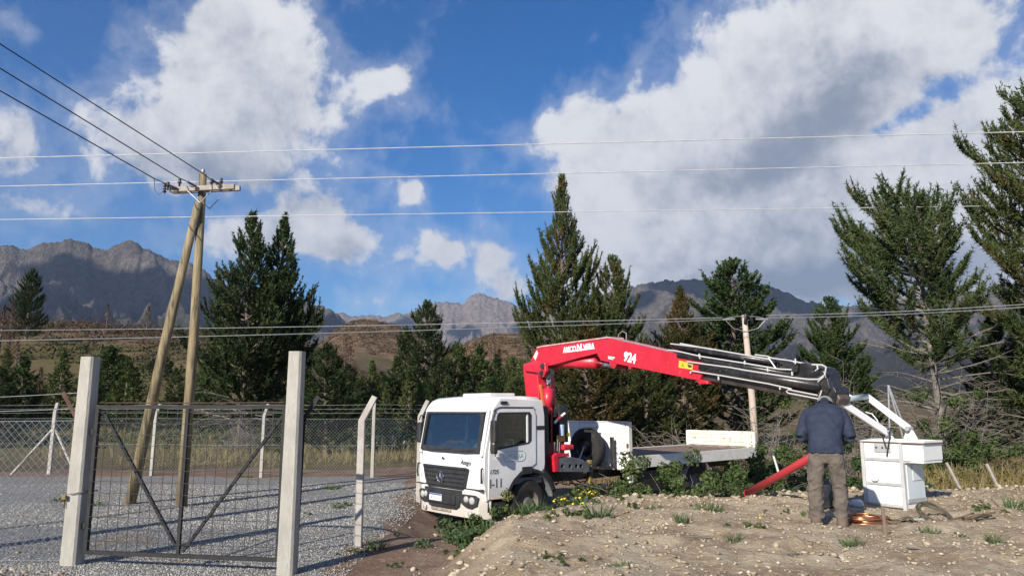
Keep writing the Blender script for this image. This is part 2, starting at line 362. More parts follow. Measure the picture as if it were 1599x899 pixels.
def build_ground():
    azs = np.concatenate([np.linspace(-180, -46, 40, endpoint=False), np.linspace(-46, 46, 470), np.linspace(46, 180, 41)[1:]])
    rs = np.concatenate([np.linspace(.3, 5, 16, endpoint=False), np.linspace(5, 16, 170, endpoint=False), np.geomspace(16, 60, 80, endpoint=False), np.geomspace(60, 900, 80, endpoint=False), np.geomspace(900, 14000, 24)])
    A, Rr = np.meshgrid(np.radians(azs), rs); X = Rr * np.sin(A); Yy = Rr * np.cos(A); Z = Hh(X, Yy)
    n, m = X.shape; idx = np.arange(n * m).reshape(n, m)
    F = np.stack([idx[:-1, :-1], idx[:-1, 1:], idx[1:, 1:], idx[1:, :-1]], -1).reshape(-1, 4)
    V = np.stack([X, Yy, Z], -1).reshape(-1, 3)
    me = np_mesh('ground', V, F)
    x, y = X.ravel(), Yy.ravel(); r = np.hypot(x, y); az = np.degrees(np.arctan2(x, y)); mo = mound(x, y)
    n1 = fbm(x * .35, y * .35, 4, 61)
    # grass: beyond the rear fence strip, behind the truck, on slopes
    g = sst(.0, .5, n1 + sst(24.5, 27.5, y - .04 * x) * 1.2 - .35)
    g = np.maximum(g, sst(13.6, 15.5, y) * sst(5.5, 7.5, x) * .9)
    g = np.where(y < 20, g * sst(5, 7, x), g) * (1 - mo)
    attr(me, 'grass', g)
    attr(me, 'rocky', mo)
    brown = sst(-.25, .35, fbm(x * .03, y * .03, 4, 71) + .5 * sst(95, 130, r) * (az < -12) + 1.0 * sst(250, 330, r))
    attr(me, 'brown', brown * sst(60, 110, r))
    m_ = bpy.data.materials.new('earth_and_grass'); m_.use_nodes = True; nt = m_.node_tree; N = NT(nt); bs = nt.nodes['Principled BSDF']
    P = N.n('ShaderNodeNewGeometry').outputs['Position']
    at = lambda k: N.n('ShaderNodeAttribute', attribute_name=k).outputs['Fac']
    nf = N.noise(P, 9., 8, .7); nm = N.noise(P, 1.3, 6, .6); nl = N.noise(P, .12, 5, .6); ng = N.noise(P, 30., 4, .7)
    dirt = N.mix(N.step(nm, .35, .65), (.17, .105, .07, 1), (.25, .175, .125, 1))
    dirt = N.mix(N.step(nf, .5, .72), dirt, (.33, .26, .20, 1))
    dirt = N.mix(N.step(ng, .6, .72), dirt, (.40, .34, .27, 1))
    rock = N.mix(N.step(nm, .38, .62), (.29, .215, .14, 1), (.44, .36, .25, 1))
    rock = N.mix(N.step(nf, .48, .7), rock, (.50, .42, .31, 1))
    rock = N.mix(N.step(ng, .58, .72), rock, (.22, .165, .11, 1))
    gr = N.mix(N.step(nm, .3, .7), (.075, .07, .026, 1), (.13, .105, .04, 1))
    gr = N.mix(N.step(nf, .45, .7), gr, (.21, .165, .075, 1))
    gr = N.mix(N.step(nl, .46, .64), gr, (.12, .085, .038, 1))
    br = N.mix(N.step(N.noise(P, .22, 6, .7), .38, .62), (.06, .045, .03, 1), (.17, .105, .062, 1))
    br = N.mix(N.step(N.noise(P, .05, 8, .75), .5, .62), br, (.21, .14, .08, 1))
    ga = N.m('ADD', at('grass'), N.m('MULTIPLY', N.m('SUBTRACT', nf, .5), 1.1))
    c = N.mix(at('rocky'), dirt, rock); c = N.mix(N.step(ga, .35, .65), c, gr); c = N.mix(at('brown'), c, br)
    nt.links.new(c, bs.inputs['Base Color']); bs.inputs['Roughness'].default_value = .95; bs.inputs['Specular IOR Level'].default_value = .2
    hgt = N.m('ADD', N.m('MULTIPLY', nf, .05), N.m('MULTIPLY', ng, .025))
    b = N.n('ShaderNodeBump', i={'Strength': 1., 'Distance': 1., 'Height': hgt}); nt.links.new(b.outputs[0], bs.inputs['Normal'])
    o = link('ground', me, m_, smooth=True); tag(o, kind='structure')
build_ground()

def pad_right(y): return np.interp(y, [0, 9.7, 14.8, 19, 22.5, 30], [-2.1, -2.15, -2.05, -2.45, -3.0, -3.2])
def build_pad():
    ys = np.linspace(7, 22.6, 90); us = np.linspace(0, 1, 120)
    V = []; 
    for y in ys:
        xr = float(pad_right(y)) + .3 * float(fbm(np.array([y * .8]), np.array([2.]), 3, 4)[0])
        yy = y + (.5 * fbm(us * 20, us * 0 + 1, 3, 8) if y > 22 else 0 * us)
        xs = -26 + (xr + 26) * us ** .6
        z = Hh(xs, yy + 0 * xs) + .008 - .02 * (us > .985)
        V.append(np.stack([xs, yy + 0 * xs, z], -1))
    V = np.array(V); n, m = V.shape[:2]; idx = np.arange(n * m).reshape(n, m)
    F = np.stack([idx[:-1, :-1], idx[:-1, 1:], idx[1:, 1:], idx[1:, :-1]], -1).reshape(-1, 4)
    me = np_mesh('gravel_pad', V.reshape(-1, 3), F)
    m_ = bpy.data.materials.new('crushed_gravel'); m_.use_nodes = True; nt = m_.node_tree; N = NT(nt); bs = nt.nodes['Principled BSDF']
    P = N.n('ShaderNodeNewGeometry').outputs['Position']
    vo = N.n('ShaderNodeTexVoronoi', i={'Vector': P, 'Scale': 26.}); vo2 = N.n('ShaderNodeTexVoronoi', i={'Vector': P, 'Scale': 42.})
    sc = N.n('ShaderNodeSeparateColor', i={0: vo.outputs['Color']})
    c = N.mix(sc.outputs[0], (.14, .135, .125, 1), (.42, .41, .38, 1)); c = N.mix(N.step(vo2.outputs['Distance'], .25, .6, 0, .55), c, (.10, .10, .10, 1))
    c = N.mix(N.step(N.noise(P, .7, 7, .65), .50, .66, 0, .75), c, (.22, .17, .125, 1))
    nt.links.new(c, bs.inputs['Base Color']); bs.inputs['Roughness'].default_value = .9
    hgt = N.m('ADD', N.m('MULTIPLY', vo.outputs['Distance'], -.03), N.m('MULTIPLY', vo2.outputs['Distance'], -.018))
    b = N.n('ShaderNodeBump', i={'Strength': 1., 'Distance': 1., 'Height': hgt}); nt.links.new(b.outputs[0], bs.inputs['Normal'])
    tag(link('gravel_pad', me, m_), kind='structure')
build_pad()

# rough stones: one small template mesh each, joined with numpy
def stone_templates(k=6, sub=1):
    out = []
    for i in range(k):
        bm = bmesh.new(); bmesh.ops.create_icosphere(bm, subdivisions=sub, radius=1)
        rs = np.random.default_rng(100 + i); d = rs.normal(size=3)
        V = np.array([v.co[:] for v in bm.verts]); V *= (1 + rs.uniform(-.28, .28, (len(V), 1)))
        for q in range(10):
            nrm = rs.normal(size=3); nrm /= np.linalg.norm(nrm); dd = V @ nrm; cut = .5
            V -= np.where(dd > cut, dd - cut, 0)[:, None] * nrm
        V *= rs.uniform([.8, .6, .45], [1.2, 1., .75])
        F = np.array([[v.index for v in f.verts] for f in bm.faces]); bm.free(); out.append((V, F))
    return out
ST1 = stone_templates(6, 1); ST2 = stone_templates(6, 2)
def scatter(name, pts, sizes, mat_, templates, kind='stuff', parent=None, flat=.8, sink=.25):
    Vs = []; Fs = []; k = 0; tv = []; n = len(pts)
    ti = rng.integers(0, len(templates), n); ang = rng.uniform(0, 2 * pi, n); tilt = rng.uniform(-.6, .6, n); shade = rng.uniform(0, 1, n)
    for t, (V, F) in enumerate(templates):
        s = np.where(ti == t)[0]
        if not len(s): continue
        ca, sa = np.cos(ang[s]), np.sin(ang[s]); ct, st = np.cos(tilt[s]), np.sin(tilt[s])
        vx, vy, vz = V[:, 0][None], V[:, 1][None], V[:, 2][None]
        y1 = vy * ct[:, None] - vz * st[:, None]; z1 = vy * st[:, None] + vz * ct[:, None]
        X = vx * ca[:, None] - y1 * sa[:, None]; Y_ = vx * sa[:, None] + y1 * ca[:, None]
        W_ = np.stack([X, Y_, z1 * flat], -1) * sizes[s][:, None, None] + pts[s][:, None, :]
        W_[:, :, 2] += sizes[s][:, None] * (.5 - sink)
        Vs.append(W_.reshape(-1, 3)); Fs.append((F[None] + (np.arange(len(s)) * len(V))[:, None, None] + k).reshape(-1, 3)); k += len(s) * len(V)
        tv.append(np.repeat(shade[s], len(V)))
    me = np_mesh(name, np.concatenate(Vs), np.concatenate(Fs)); attr(me, 'shade', np.concatenate(tv))
    o = link(name, me, mat_, parent)
    if kind: o['kind'] = kind
    return o
def stone_mat(name, c1, c2, c3):
    m = bpy.data.materials.new(name); m.use_nodes = True; nt = m.node_tree; N = NT(nt); bs = nt.nodes['Principled BSDF']
    a = N.n('ShaderNodeAttribute', attribute_name='shade').outputs['Fac']
    cr = N.n('ShaderNodeValToRGB', i={0: a}); e = cr.color_ramp.elements; e[0].color = (*c1, 1); e[1].color = (*c3, 1); e.new(.5).color = (*c2, 1)
    P = N.n('ShaderNodeNewGeometry').outputs['Position']
    c = N.mix(N.step(N.noise(P, 30, 5, .7), .4, .7, 0, .5), cr.outputs[0], (c2[0] * .7, c2[1] * .7, c2[2] * .7, 1))
    nt.links.new(c, bs.inputs['Base Color']); bs.inputs['Roughness'].default_value = .9; bs.inputs['Specular IOR Level'].default_value = .3
    return m
gravel_stone = stone_mat('gravel_stone', (.16, .155, .14), (.37, .36, .33), (.60, .585, .55))
mound_stone = stone_mat('pale_mound_stone', (.22, .165, .11), (.36, .29, .20), (.52, .45, .35))
def in_view(x, y, m=.73): return (np.abs(x) < y * m + .4)
N_ = 66000
y = 7.5 + 13 * rng.random(N_) ** 1.7; x = -y * .74 + (y * .74 - 2.0) * rng.random(N_)
trk = np.exp(-(((x * .83 - y * .56 + 9.3) / .35) ** 2)) + np.exp(-(((x * .83 - y * .56 + 11.1) / .35) ** 2)); thin_ = fbm(x * .45, y * .45, 4, 91)
keep = (x < pad_right(y) + .35 * rng.random(N_) ** 2 + .1) & (y > 8.6) & (rng.random(N_) < np.clip(.75 + 1.6 * thin_ - .55 * trk, .12, 1)); x, y = x[keep], y[keep]
sz = rng.uniform(.008, .02, len(x)) * (1 + .35 * (y > 13)); 
scatter('gravel_stones', np.stack([x, y, Hh(x, y) + .008], -1), sz, gravel_stone, ST1)
# pebbles over the mound and the bare earth strip
N_ = 34000
y = 5.6 + 9.5 * rng.random(N_) ** 1.2; x = -1.6 + (y * .74 + 1.6) * rng.random(N_); mo = mound(x, y)
keep = (rng.random(N_) < .05 + .95 * mo * (.35 + .65 * sst(-.2, .3, fbm(x * 1.2, y * 1.2, 3, 77)))); x, y, mo = x[keep], y[keep], mo[keep]
edge = sst(10.9, 12.2, y - .16 * np.maximum(0, x - 1)); edge = np.maximum(edge, 1 - sst(0, 1.3, x + 1.0 - .5 * np.maximum(y - 9.8, 0)))
sz = (rng.random(len(x)) ** 6) * (.042 + .05 * edge) + .005 + .008 * edge
scatter('pebbles', np.stack([x, y, Hh(x, y)], -1), sz, mound_stone, ST1)
x = rng.uniform(-7.6, -5.2, 1500); y = rng.uniform(8.5, 9.75, 1500); k_ = rng.random(1500) < np.exp(-(((x + 6.9) / 1.2) ** 2 + ((y - 9.0) / .6) ** 2)) + .06; x, y = x[k_], y[k_]
scatter('heap_stones', np.stack([x, y, Hh(x, y)], -1), rng.random(len(x)) ** 2 * .05 + .012, stone_mat('brown_heap_stone', (.14, .08, .055), (.28, .2, .15), (.45, .4, .34)), ST1)

# ------------------------------------------------------------ mountains
MTN = []
def mountain(name, R0, R1, R2, prof, rel, seed, cols, spur=6.):
    """ridge line given as photo pixels, built at its own distance; R0 foot, R1 crest, R2 back"""
    pr = []
    for px, py in prof:
        r = ray(px, py); pr.append((math.degrees(atan2(r.x, r.y)), r.z / hypot(r.x, r.y)))
    a0, a1 = pr[0][0], pr[-1][0]
    az = np.linspace(a0, a1, int((a1 - a0) * 9.5)); t = np.concatenate([np.linspace(0, 1, 150), np.linspace(1, 2, 12)[1:]])
    A, T = np.meshgrid(az, t)
    el = np.interp(A, [p[0] for p in pr], [p[1] for p in pr])
    Rr = np.where(T <= 1, R0 + (R1 - R0) * T, R1 + (R2 - R1) * (T - 1))
    X = Rr * np.sin(np.radians(A)); Yv = Rr * np.cos(np.radians(A))
    top = el * R1 + CZ + .0048 * R1 * fbm(A * 2.6, A * 0 + seed, 5, seed, .6)
    f = np.where(T <= 1, T ** 1.15, 1 - .9 * (T - 1))
    sc = 1. / 620.
    wx = fbm(X * sc * .7, Yv * sc * .7, 3, seed + 3) * .8
    rg = ridged(A * rel[2] * .42 + wx * 1.5 + T * .6, Rr / R1 * 3.2 + wx, 7, seed + 5, .5)
    rg2 = ridged(X * sc * 1.1 + wx, Yv * sc * .9 + wx * .6, 6, seed + 9, .5)
    Tm = np.minimum(T, 1); env = np.clip(4.6 * Tm * (1.0 - Tm), 0, 1) ** .7 * sst(.1, .45, Tm)
    Z = top * f * (1 - rel[0] * env * (1 - rg)) - rel[1] * top * env * (.55 - rg2)
    Z = Z + 40 * (ridged(X / 210. + wx, Yv / 210., 4, seed + 13) - .5) * np.maximum(env, .35 * sst(.3, .8, Tm)) * Tm
    n, m = X.shape; idx = np.arange(n * m).reshape(n, m)
    F = np.stack([idx[:-1, :-1], idx[:-1, 1:], idx[1:, 1:], idx[1:, :-1]], -1).reshape(-1, 4)
    me = np_mesh(name, np.stack([X, Yv, Z], -1).reshape(-1, 3), F)
    MTN.append((np.stack([X, Yv, Z], -1).reshape(-1, 3), F))
    attr(me, 'height', (Z / np.maximum(top, 1)).ravel())
    m_ = bpy.data.materials.new(name + '_rock'); m_.use_nodes = True; nt = m_.node_tree; N = NT(nt); bs = nt.nodes['Principled BSDF']
    P = N.n('ShaderNodeNewGeometry').outputs['Position']; h = N.n('ShaderNodeAttribute', attribute_name='height').outputs['Fac']
    n1 = N.noise(P, .004, 8, .65); n2 = N.noise(P, .02, 6, .7)
    low, mid, hi = cols
    c = N.mix(N.step(n2, .35, .65), (*mid, 1), (*hi, 1))
    hh = N.m('ADD', h, N.m('MULTIPLY', N.m('SUBTRACT', n1, .5), 1.1))
    c = N.mix(N.step(hh, .42, .62), (*low, 1), c)
    c = N.mix(N.step(N.noise(P, .0022, 6, .6), .56, .64, 0, .7), c, (.30, .255, .215, 1))
    nt.links.new(c, bs.inputs['Base Color']); bs.inputs['Roughness'].default_value = 1; bs.inputs['Specular IOR Level'].default_value = .1
    b = N.n('ShaderNodeBump', i={'Strength': 1., 'Distance': 70., 'Height': n2}); nt.links.new(b.outputs[0], bs.inputs['Normal'])
    tag(link(name, me, m_, smooth=False), kind='structure')
GREYC = ((.055, .056, .03), (.135, .115, .10), (.225, .195, .17))
mountain('mountain', 1500, 4300, 5200, [(-420,420),(-200,400),(-60,395),(0,386),(22,383),(40,388),(70,380),(100,375),(128,376),(165,389),(185,378),(203,374),(225,385),(255,400),(300,414),(330,431),(360,446),(410,458),(460,470),(505,480),(530,492),(558,520),(585,545),(640,600)], (.6, .34, .55), 11, GREYC)
mountain('mountain', 5200, 8200, 9500, [(380,470),(440,478),(500,480),(522,487),(550,494),(600,493),(640,487),(680,474),(705,470),(722,473),(738,461),(748,458),(768,464),(790,469),(820,482),(850,487),(900,492),(960,500),(1060,520)], (.55, .32, .6), 23, ((.07, .066, .042), (.22, .18, .15), (.36, .30, .255)))
mountain('mountain', 2200, 5200, 6400, [(800,560),(850,520),(900,480),(950,455),(985,446),(1012,443),(1045,437),(1062,439),(1095,437),(1120,433),(1160,434),(1185,444),(1215,452),(1240,464),(1275,474),(1330,478),(1365,476),(1400,470),(1500,455),(1650,430),(1900,430),(2100,450)], (.55, .3, .5), 37, ((.055, .05, .034), (.145, .125, .105), (.22, .19, .165)))
# ------------------------------------------------------------ gate, fences, posts
def taper_post(name_parent, x, y, z0, z1, w0, w1, rz, m, parent=None, name='post', ch=.025):
    """square concrete post with chamfered edges, slightly tapered"""
    mb = MB(); h = z1 - z0
    def ring(w, z): 
        a = w / 2; c = ch; return [(-a + c, -a, z), (a - c, -a, z), (a, -a + c, z), (a, a - c, z), (a - c, a, z), (-a + c, a, z), (-a, a - c, z), (-a, -a + c, z)]
    vs = ring(w0, z0) + ring((w0 + w1) / 2, z0 + h / 2) + ring(w1, z1)
    fs = [(i * 8 + k, i * 8 + (k + 1) % 8, i * 8 + 8 + (k + 1) % 8, i * 8 + 8 + k) for i in range(2) for k in range(8)] + [tuple(range(7, -1, -1)), tuple(range(16, 24))]
    mb.add(vs, fs); o = mb.build(name, m, parent); return o
PL = G(112, 882); PR = G(448, 897); gd = (PR - PL).normalized(); ga = atan2(gd.y, gd.x)
RZ = R(-7)
for P_, top, lab, ww in ((PL, 2.70, 'pale concrete gate post on the left with a chain looped round it', .205), (PR, 2.73, 'pale concrete gate post on the right, nearest to the truck', .19)):
    t = thing('gate_post', lab, 'gate post', (P_.x, P_.y, 0), (0, 0, RZ), 'two tall concrete gate posts')
    taper_post(None, 0, 0, -.3, top, ww + .02, ww - .015, 0, concrete, t, 'shaft')
# rusty angle iron on the outer side of each gate post, its arm bent outward
def angle_iron(name, pts, m, lab):
    t = thing(name, lab, 'angle iron', pts[0]); b = Vector(pts[0]); mb = MB()
    for a, c in zip(pts[:-1], pts[1:]):
        a = Vector(a) - b; c = Vector(c) - b
        mb.bar(a, c, .055, .008, (0, 1, 0)); mb.bar(a + Vector((-.023, .03, 0)), c + Vector((-.023, .03, 0)), .008, .055, (0, 1, 0))
    mb.build('strip', m, t)
yl = PL.y; A0 = Y(98, 880, yl); A1 = Y(119, 652, yl); A2 = Y(98, 612, yl)
angle_iron('angle_iron', [A0, A1, A2], rusty, 'rusty angle iron strip with bent arm beside the left gate post')
yr = PR.y + .12; B0 = Y(460, 897, yr); B1 = Y(474, 655, yr); B2 = Y(497, 618, yr)
angle_iron('angle_iron', [B0, B1, B2], steel_black, 'black angle iron strip with bent arm beside the right gate post')
# gate leaf
gt = thing('gate', 'black steel mesh gate with V shaped braces closed between the concrete posts', 'gate', PL + Vector((0, 0, 0)), (0, 0, ga))
GL = (PR - PL).length; x0, x1 = .19, GL - .13; zb, zt = .17, 2.03; xm = (x0 + x1) / 2 - .02
def gbar(name, a, b, w, h=None, m=steel_black): return MB().bar(a, b, w, h, (0, 1, 0)).build(name, m, gt)
gbar('frame_stile', (x0, 0, zb - .02), (x0, 0, zt + .02), .05); gbar('frame_stile', (x1, 0, zb - .02), (x1, 0, zt + .02), .05)
gbar('top_rail', (x0 + .026, 0, zt), (x1 - .026, 0, zt), .048); gbar('bottom_rail', (x0 + .026, 0, zb), (x1 - .026, 0, zb), .048)
gbar('centre_stile', (xm, .0, zb + .025), (xm, .0, zt - .025), .042)
gbar('brace', (x0 + .05, .04, zt - .06), (xm - .02, .04, zb + .05), .036); gbar('brace', (x1 - .05, .04, zt - .12), (xm + .04, .04, zb + .05), .036)
mb = MB(); n = int((x1 - x0) / .15)
for i in range(1, n): xx = x0 + (x1 - x0) * i / n; mb.tube([(xx, -.02, zb), (xx + .006 * sin(i * 3), -.026, (zb + zt) / 2), (xx, -.02, zt - .03)], .0042, 4, False)
for i in range(1, 13): zz = zb + (zt - .06 - zb) * i / 12.; mb.tube([(x0, -.024, zz), (xm, -.03, zz + .008 * sin(i * 5)), (x1, -.024, zz)], .0042, 4, False)
o = mb.build('mesh_panel', wire_dark, gt, recalc=False); o['kind'] = 'stuff'
mb = MB(); mb.tube([(x0 + .03, -.02, zt + .055), (xm, -.02, zt + .05), (x1, -.02, zt + .055)], .007, 5); mb.build('top_wire', rusty, gt)
for zz in (.5, 1.7):
    MB().box(x0 - .08, x0 - .02, -.03, .03, zz - .04, zz + .04).build('hinge', steel_black, gt, bevel=.006)
# chain round the left post
ch = thing('chain', 'grey steel chain with padlock looped round the left gate post', 'chain', PL + Vector((0, 0, .9)), (0, 0, RZ))
a = .118; loop = [(-a, -a + .02), (0, -a), (a, -a), (a, 0), (a + .02, a), (.16, a + .04), (.05, a + .02), (-a, a), (-a, 0)]; L_ = []
for i in range(len(loop)):
    p, q = Vector((*loop[i], 0)), Vector((*loop[(i + 1) % len(loop)], 0)); k = max(1, int((q - p).length / .028))
    for j in range(k): w = p.lerp(q, j / k); L_.append(Vector((w.x, w.y, .04 * (w.x + a) / .3 + .008 * sin(len(L_)))))
mb = MB()
for i in range(len(L_)):
    p = L_[i]; q = L_[(i + 1) % len(L_)]; d = (q - p).normalized(); up = Vector((0, 0, 1)) if i % 2 else d.cross(Vector((0, 0, 1))).normalized(); c = (p + q) / 2
    mb.tube([c + d * .02 * cos(t) + up * .011 * sin(t) for t in np.linspace(0, 2 * pi, 9)], .0045, 4, False)
mb.build('links', galv, ch, recalc=False)['kind'] = 'stuff'
mb = MB()
for i in range(5): c = Vector((-a + .03, -a - .012, -.03 - i * .03)); mb.tube([c + Vector((.008 * cos(t) * (i % 2), .006, .018 * sin(t))) + Vector((.009 * cos(t) * (1 - i % 2), 0, 0)) for t in np.linspace(0, 2 * pi, 9)], .005, 4, False)
mb.build('hanging_links', rusty, ch, recalc=False)['kind'] = 'stuff'
MB().box(-a, -a + .06, -a - .045, -a - .012, -.06, .0).build('padlock', mat('old_brass', (.25, .18, .07), rough=.5, metal=.6), ch, bevel=.005)

def chain_link(name, a, b, z0, z1, pitch, r, m, parent, sag=None, wires=()):
    a = Vector(a); b = Vector(b); L = (b - a).length; d = (b - a).normalized(); H = z1 - z0; mb = MB(); nrm = Vector((-d.y, d.x, 0)); n = int(L / pitch)
    for s in (1, -1):
        for i in range(-int(H / pitch) - 1, n + int(H / pitch) + 2):
            x = i * pitch; u0, v0, u1, v1 = x, 0, x + s * H, H
            if s == 1:
                if u0 < 0: v0 = -u0; u0 = 0
                if u1 > L: v1 = H - (u1 - L); u1 = L
            else:
                if u0 > L: v0 = u0 - L; u0 = L
                if u1 < 0: v1 = H + u1; u1 = 0
            if v1 - v0 < .02: continue
            p = a + d * u0 + Vector((0, 0, z0 + v0)) + nrm * (.004 * s); q = a + d * u1 + Vector((0, 0, z0 + v1)) + nrm * (.004 * s)
            if s < 0 and u1 > L: continue
            mb.tube([p, q], r, 3, False)
    o = mb.build(name, m, parent, recalc=False); o['kind'] = 'stuff'; return o
def wire_line(mb, a, b, r, sag=.03, n=10, seg=4):
    a = Vector(a); b = Vector(b); mb.tube([a.lerp(b, t) + Vector((0, 0, -sag * 4 * t * (1 - t))) for t in np.linspace(0, 1, n)], r, seg, False)
# near fence left of the gate
nf = thing('chain_link_fence', 'near chain link fence running left from the left gate post', 'fence', (A0.x, A0.y, 0))
e = Vector((-6.2, .35, 0)); chain_link('chain_mesh', (-.02, 0, 0), e, .05, 1.84, .108, .0046, galv, nf)
for z_, nm in ((1.85, 'tension_wire'), (.06, 'tension_wire')):
    mb = MB(); wire_line(mb, (0, 0, z_), e + Vector((0, 0, z_)), .0028, .02); mb.build(nm, galv, nf, recalc=False)
for k, (z_, dz) in enumerate(((2.22, .0), (2.01, .03))):
    mb = MB(); wire_line(mb, Vector((0, 0, z_)), e + Vector((0, 0, z_ - .02)), .0035, .09 - .03 * k, 20); mb.build('barbed_wire', galv, nf, recalc=False)
# rear fence
rf = thing('chain_link_fence', 'rear chain link fence with bent concrete posts along the far edge of the gravel', 'fence', (0, 23, 0))
RP = [(-21.5, 24.6), (-18, 24.2), (-14.45, 23.73), (-11.03, 23.25), (-7.46, 22.6), (-4.1, 22.3), (-.6, 22.6)]
def bent_post(x, y, z0, ztop, m, parent, bend=(1, 0), zb=.35, w=.1, lean=0., name='post'):
    mb = MB(); b = Vector((bend[0], bend[1], 0)); kz = ztop - zb; p = [Vector((x, y, z0)), Vector((x + lean, y, kz)), Vector((x + lean, y, ztop)) + b * zb * .5]
    mb.tube(p, [w * .62, w * .56, w * .48], 4); o = mb.build(name, m, parent); 
    bv = o.modifiers.new('b', 'BEVEL'); bv.width = .008; bv.segments = 1; return o
for i, (x, y) in enumerate(RP):
    g = hz(x, y)
    if i == 2:
        bent_post(x, y - 23, g - .2, 2.2, concrete_grey, rf, (.35, 0), .3, .13)
        MB().tube([(x - .06, y - 23, 1.35), (x - 1.0, y - 23.3, g)], .035, 5).build('strut', concrete_grey, rf); MB().tube([(x + .06, y - 23, 1.35), (x + 1.0, y - 23.3, g)], .035, 5).build('strut', concrete_grey, rf)
    elif i == 5: bent_post(x, y - 23, g - .2, 2.2, concrete, rf, (.0, .4), .3, .115)
    else: bent_post(x, y - 23, g - .2, 2.16, concrete, rf, (.55, 0), .38, .115)
for i in range(len(RP) - 1):
    a = Vector((RP[i][0], RP[i][1] - 23, 0)); b = Vector((RP[i + 1][0], RP[i + 1][1] - 23, 0))
    chain_link('chain_mesh', a, b, .12, 1.72, .1, .0028, galv, rf)
    for z_ in (1.73, .95, 1.9, 2.02, 2.14):
        mb = MB(); wire_line(mb, a + Vector((0, 0, z_)), b + Vector((0, 0, z_)), .003, .02, 6); mb.build('strand', galv, rf, recalc=False)
# two separate posts between the gate and the truck
def solo_post(px, py, z0, top, yy, lab, w=.11, bx=.45):
    p = G(px, py, z0) if yy is None else Y(px, py, yy); t = thing('fence_post', lab, 'fence post', (p.x, p.y, z0), (0, 0, 0), 'bent concrete fence posts right of the gate')
    o = bent_post(0, 0, -.3, top - z0, concrete_grey, t, (bx, .1), .36, w, name='shaft'); o.data.transform(Matrix.Rotation(0, 4, 'Z'))
    return t
solo_post(559, 855, 0, 2.19, None, 'weathered concrete fence post with bent top standing alone between gate and truck', .125, 1.0)
solo_post(653, 806, -.34, 2.2, 17.3, 'weathered bent concrete fence post just left of the truck cab', .13, .95)
# small white pegs far behind the rear fence
for px in (596, 613, 631, 588, 380):
    p = Y(px, 682, 38); tag(MB().tube([(p.x, p.y, hz(p.x, p.y) - .1), (p.x + .02, p.y, hz(p.x, p.y) + .62)], .045, 5).build('peg', white_dirty), 'short white peg beyond the rear fence, ' + {596: 'third from the cab', 613: 'second from the cab', 631: 'nearest to the cab', 588: 'directly right of the lone bent post', 380: 'behind the gate'}[px], 'peg', 'white pegs in the far grass')
# ------------------------------------------------------------ power lines
up = thing('utility_pole', 'tall wooden pole with double crossarm, propped by a leaning second pole', 'utility pole', G(283, 790))
b0 = G(283, 790); b1 = G(203, 787)
def loc(px, py, yy): return Y(px, py, yy) - b0
mb = MB(); tp = loc(317, 272, 16.0); mb.tube([(0, 0, -.4), tuple(tp * .5 + Vector((.03, 0, 0))), tuple(tp)], [.115, .10, .08], 14); mb.build('pole', wood_pole, up, True)
mb = MB(); s0 = b1 - b0; s1 = loc(310, 316, 15.85); mb.tube([s0 - (s1 - s0) * .05, s0.lerp(s1, .5) + Vector((-.04, 0, 0)), s1], [.118, .104, .082], 14); mb.build('leaning_pole', wood_pole, up, True)
c0 = loc(256, 295, 15.75); c1 = loc(364, 290, 15.75)
for dy in (-.17, .17): MB().bar(c0 + Vector((.1 if dy < 0 else 0, dy + .25, -.0 if dy < 0 else .07)), c1 + Vector((0, dy + .25, 0 if dy < 0 else .07)), .09, .11).build('crossarm', wood_grey, up, bevel=.006)
pm = loc(315, 318, 15.75)
for q in (loc(296, 300, 15.8), loc(332, 300, 15.8)):
    for dy in (-.08, .42): MB().bar(pm + Vector((0, dy + .0, 0)), q + Vector((0, dy, 0)), .035, .012).build('brace', galv, up)
cap = loc(317, 270, 16); MB().lathe([(0, .1), (.03, .09), (.045, .03), (.03, 0), (.02, -.05)], Matrix.Translation(cap), 10).build('top_pin', galv, up, True)
INS = [(280, 291), (330, 291), (345, 290), (262, 296)]
for k, (px, py) in enumerate(INS):
    q = loc(px, py, 15.9)
    mb = MB().lathe([(0, .16), (.03, .15), (.035, .12), (.02, .1), (.045, .08), (.045, .06), (.022, .04), (.02, -.03)], Matrix.Translation(q + Vector((0, 0, .02))), 10); mb.build('insulator', porcelain, up, True)
q = loc(258, 285, 15.7); mb = MB()
for k in range(4): mb.lathe([(0, .0), (.02, 0), (.05, -.03), (.02, -.035), (.02, -.06), (0, -.06)], Matrix.Translation(q + Vector((0, 0, -.06 * k))), 10)
mb.build('arrester', porcelain, up, True)
mb = MB(); qa = loc(241, 278, 15.6); mb.tube([qa, qa + Vector((.02, 0, -.25)), qa + Vector((.12, 0, -.38)), qa + Vector((.22, 0, -.3)), q + Vector((0, 0, -.24))], .008, 5); mb.build('jumper', wire_dark, up)
def strain(a, b):
    a = Vector(a); b = Vector(b); d = (b - a); mb = MB(); n = 7
    for k in range(n): c0_ = a + d * (k / n); mb.tube([c0_, c0_ + d * (.45 / n), c0_ + d * (.9 / n)], [.012, .035, .012], 8)
    mb.build('strain_insulator', porcelain, up, True)
strain(loc(263, 289, 15.7), loc(276, 294, 15.75)); strain(loc(293, 284, 15.6), loc(307, 292, 15.75)); strain(loc(330, 281, 15.6), loc(343, 288, 15.75))
def power_wire(name, pts, r, m, lab, sag=0., grp=None):
    P = []; n = 24
    for a, b in zip(pts[:-1], pts[1:]):
        for t in np.linspace(0, 1, n): P.append(Vector(a).lerp(Vector(b), t) + Vector((0, 0, -sag * 4 * t * (1 - t))))
    o_ = P[0].copy(); mb = MB().tube([p - o_ for p in P], r, 5, False); o = mb.build(name, m, None, recalc=False); o.location = o_; return tag(o, lab, 'wire', grp)
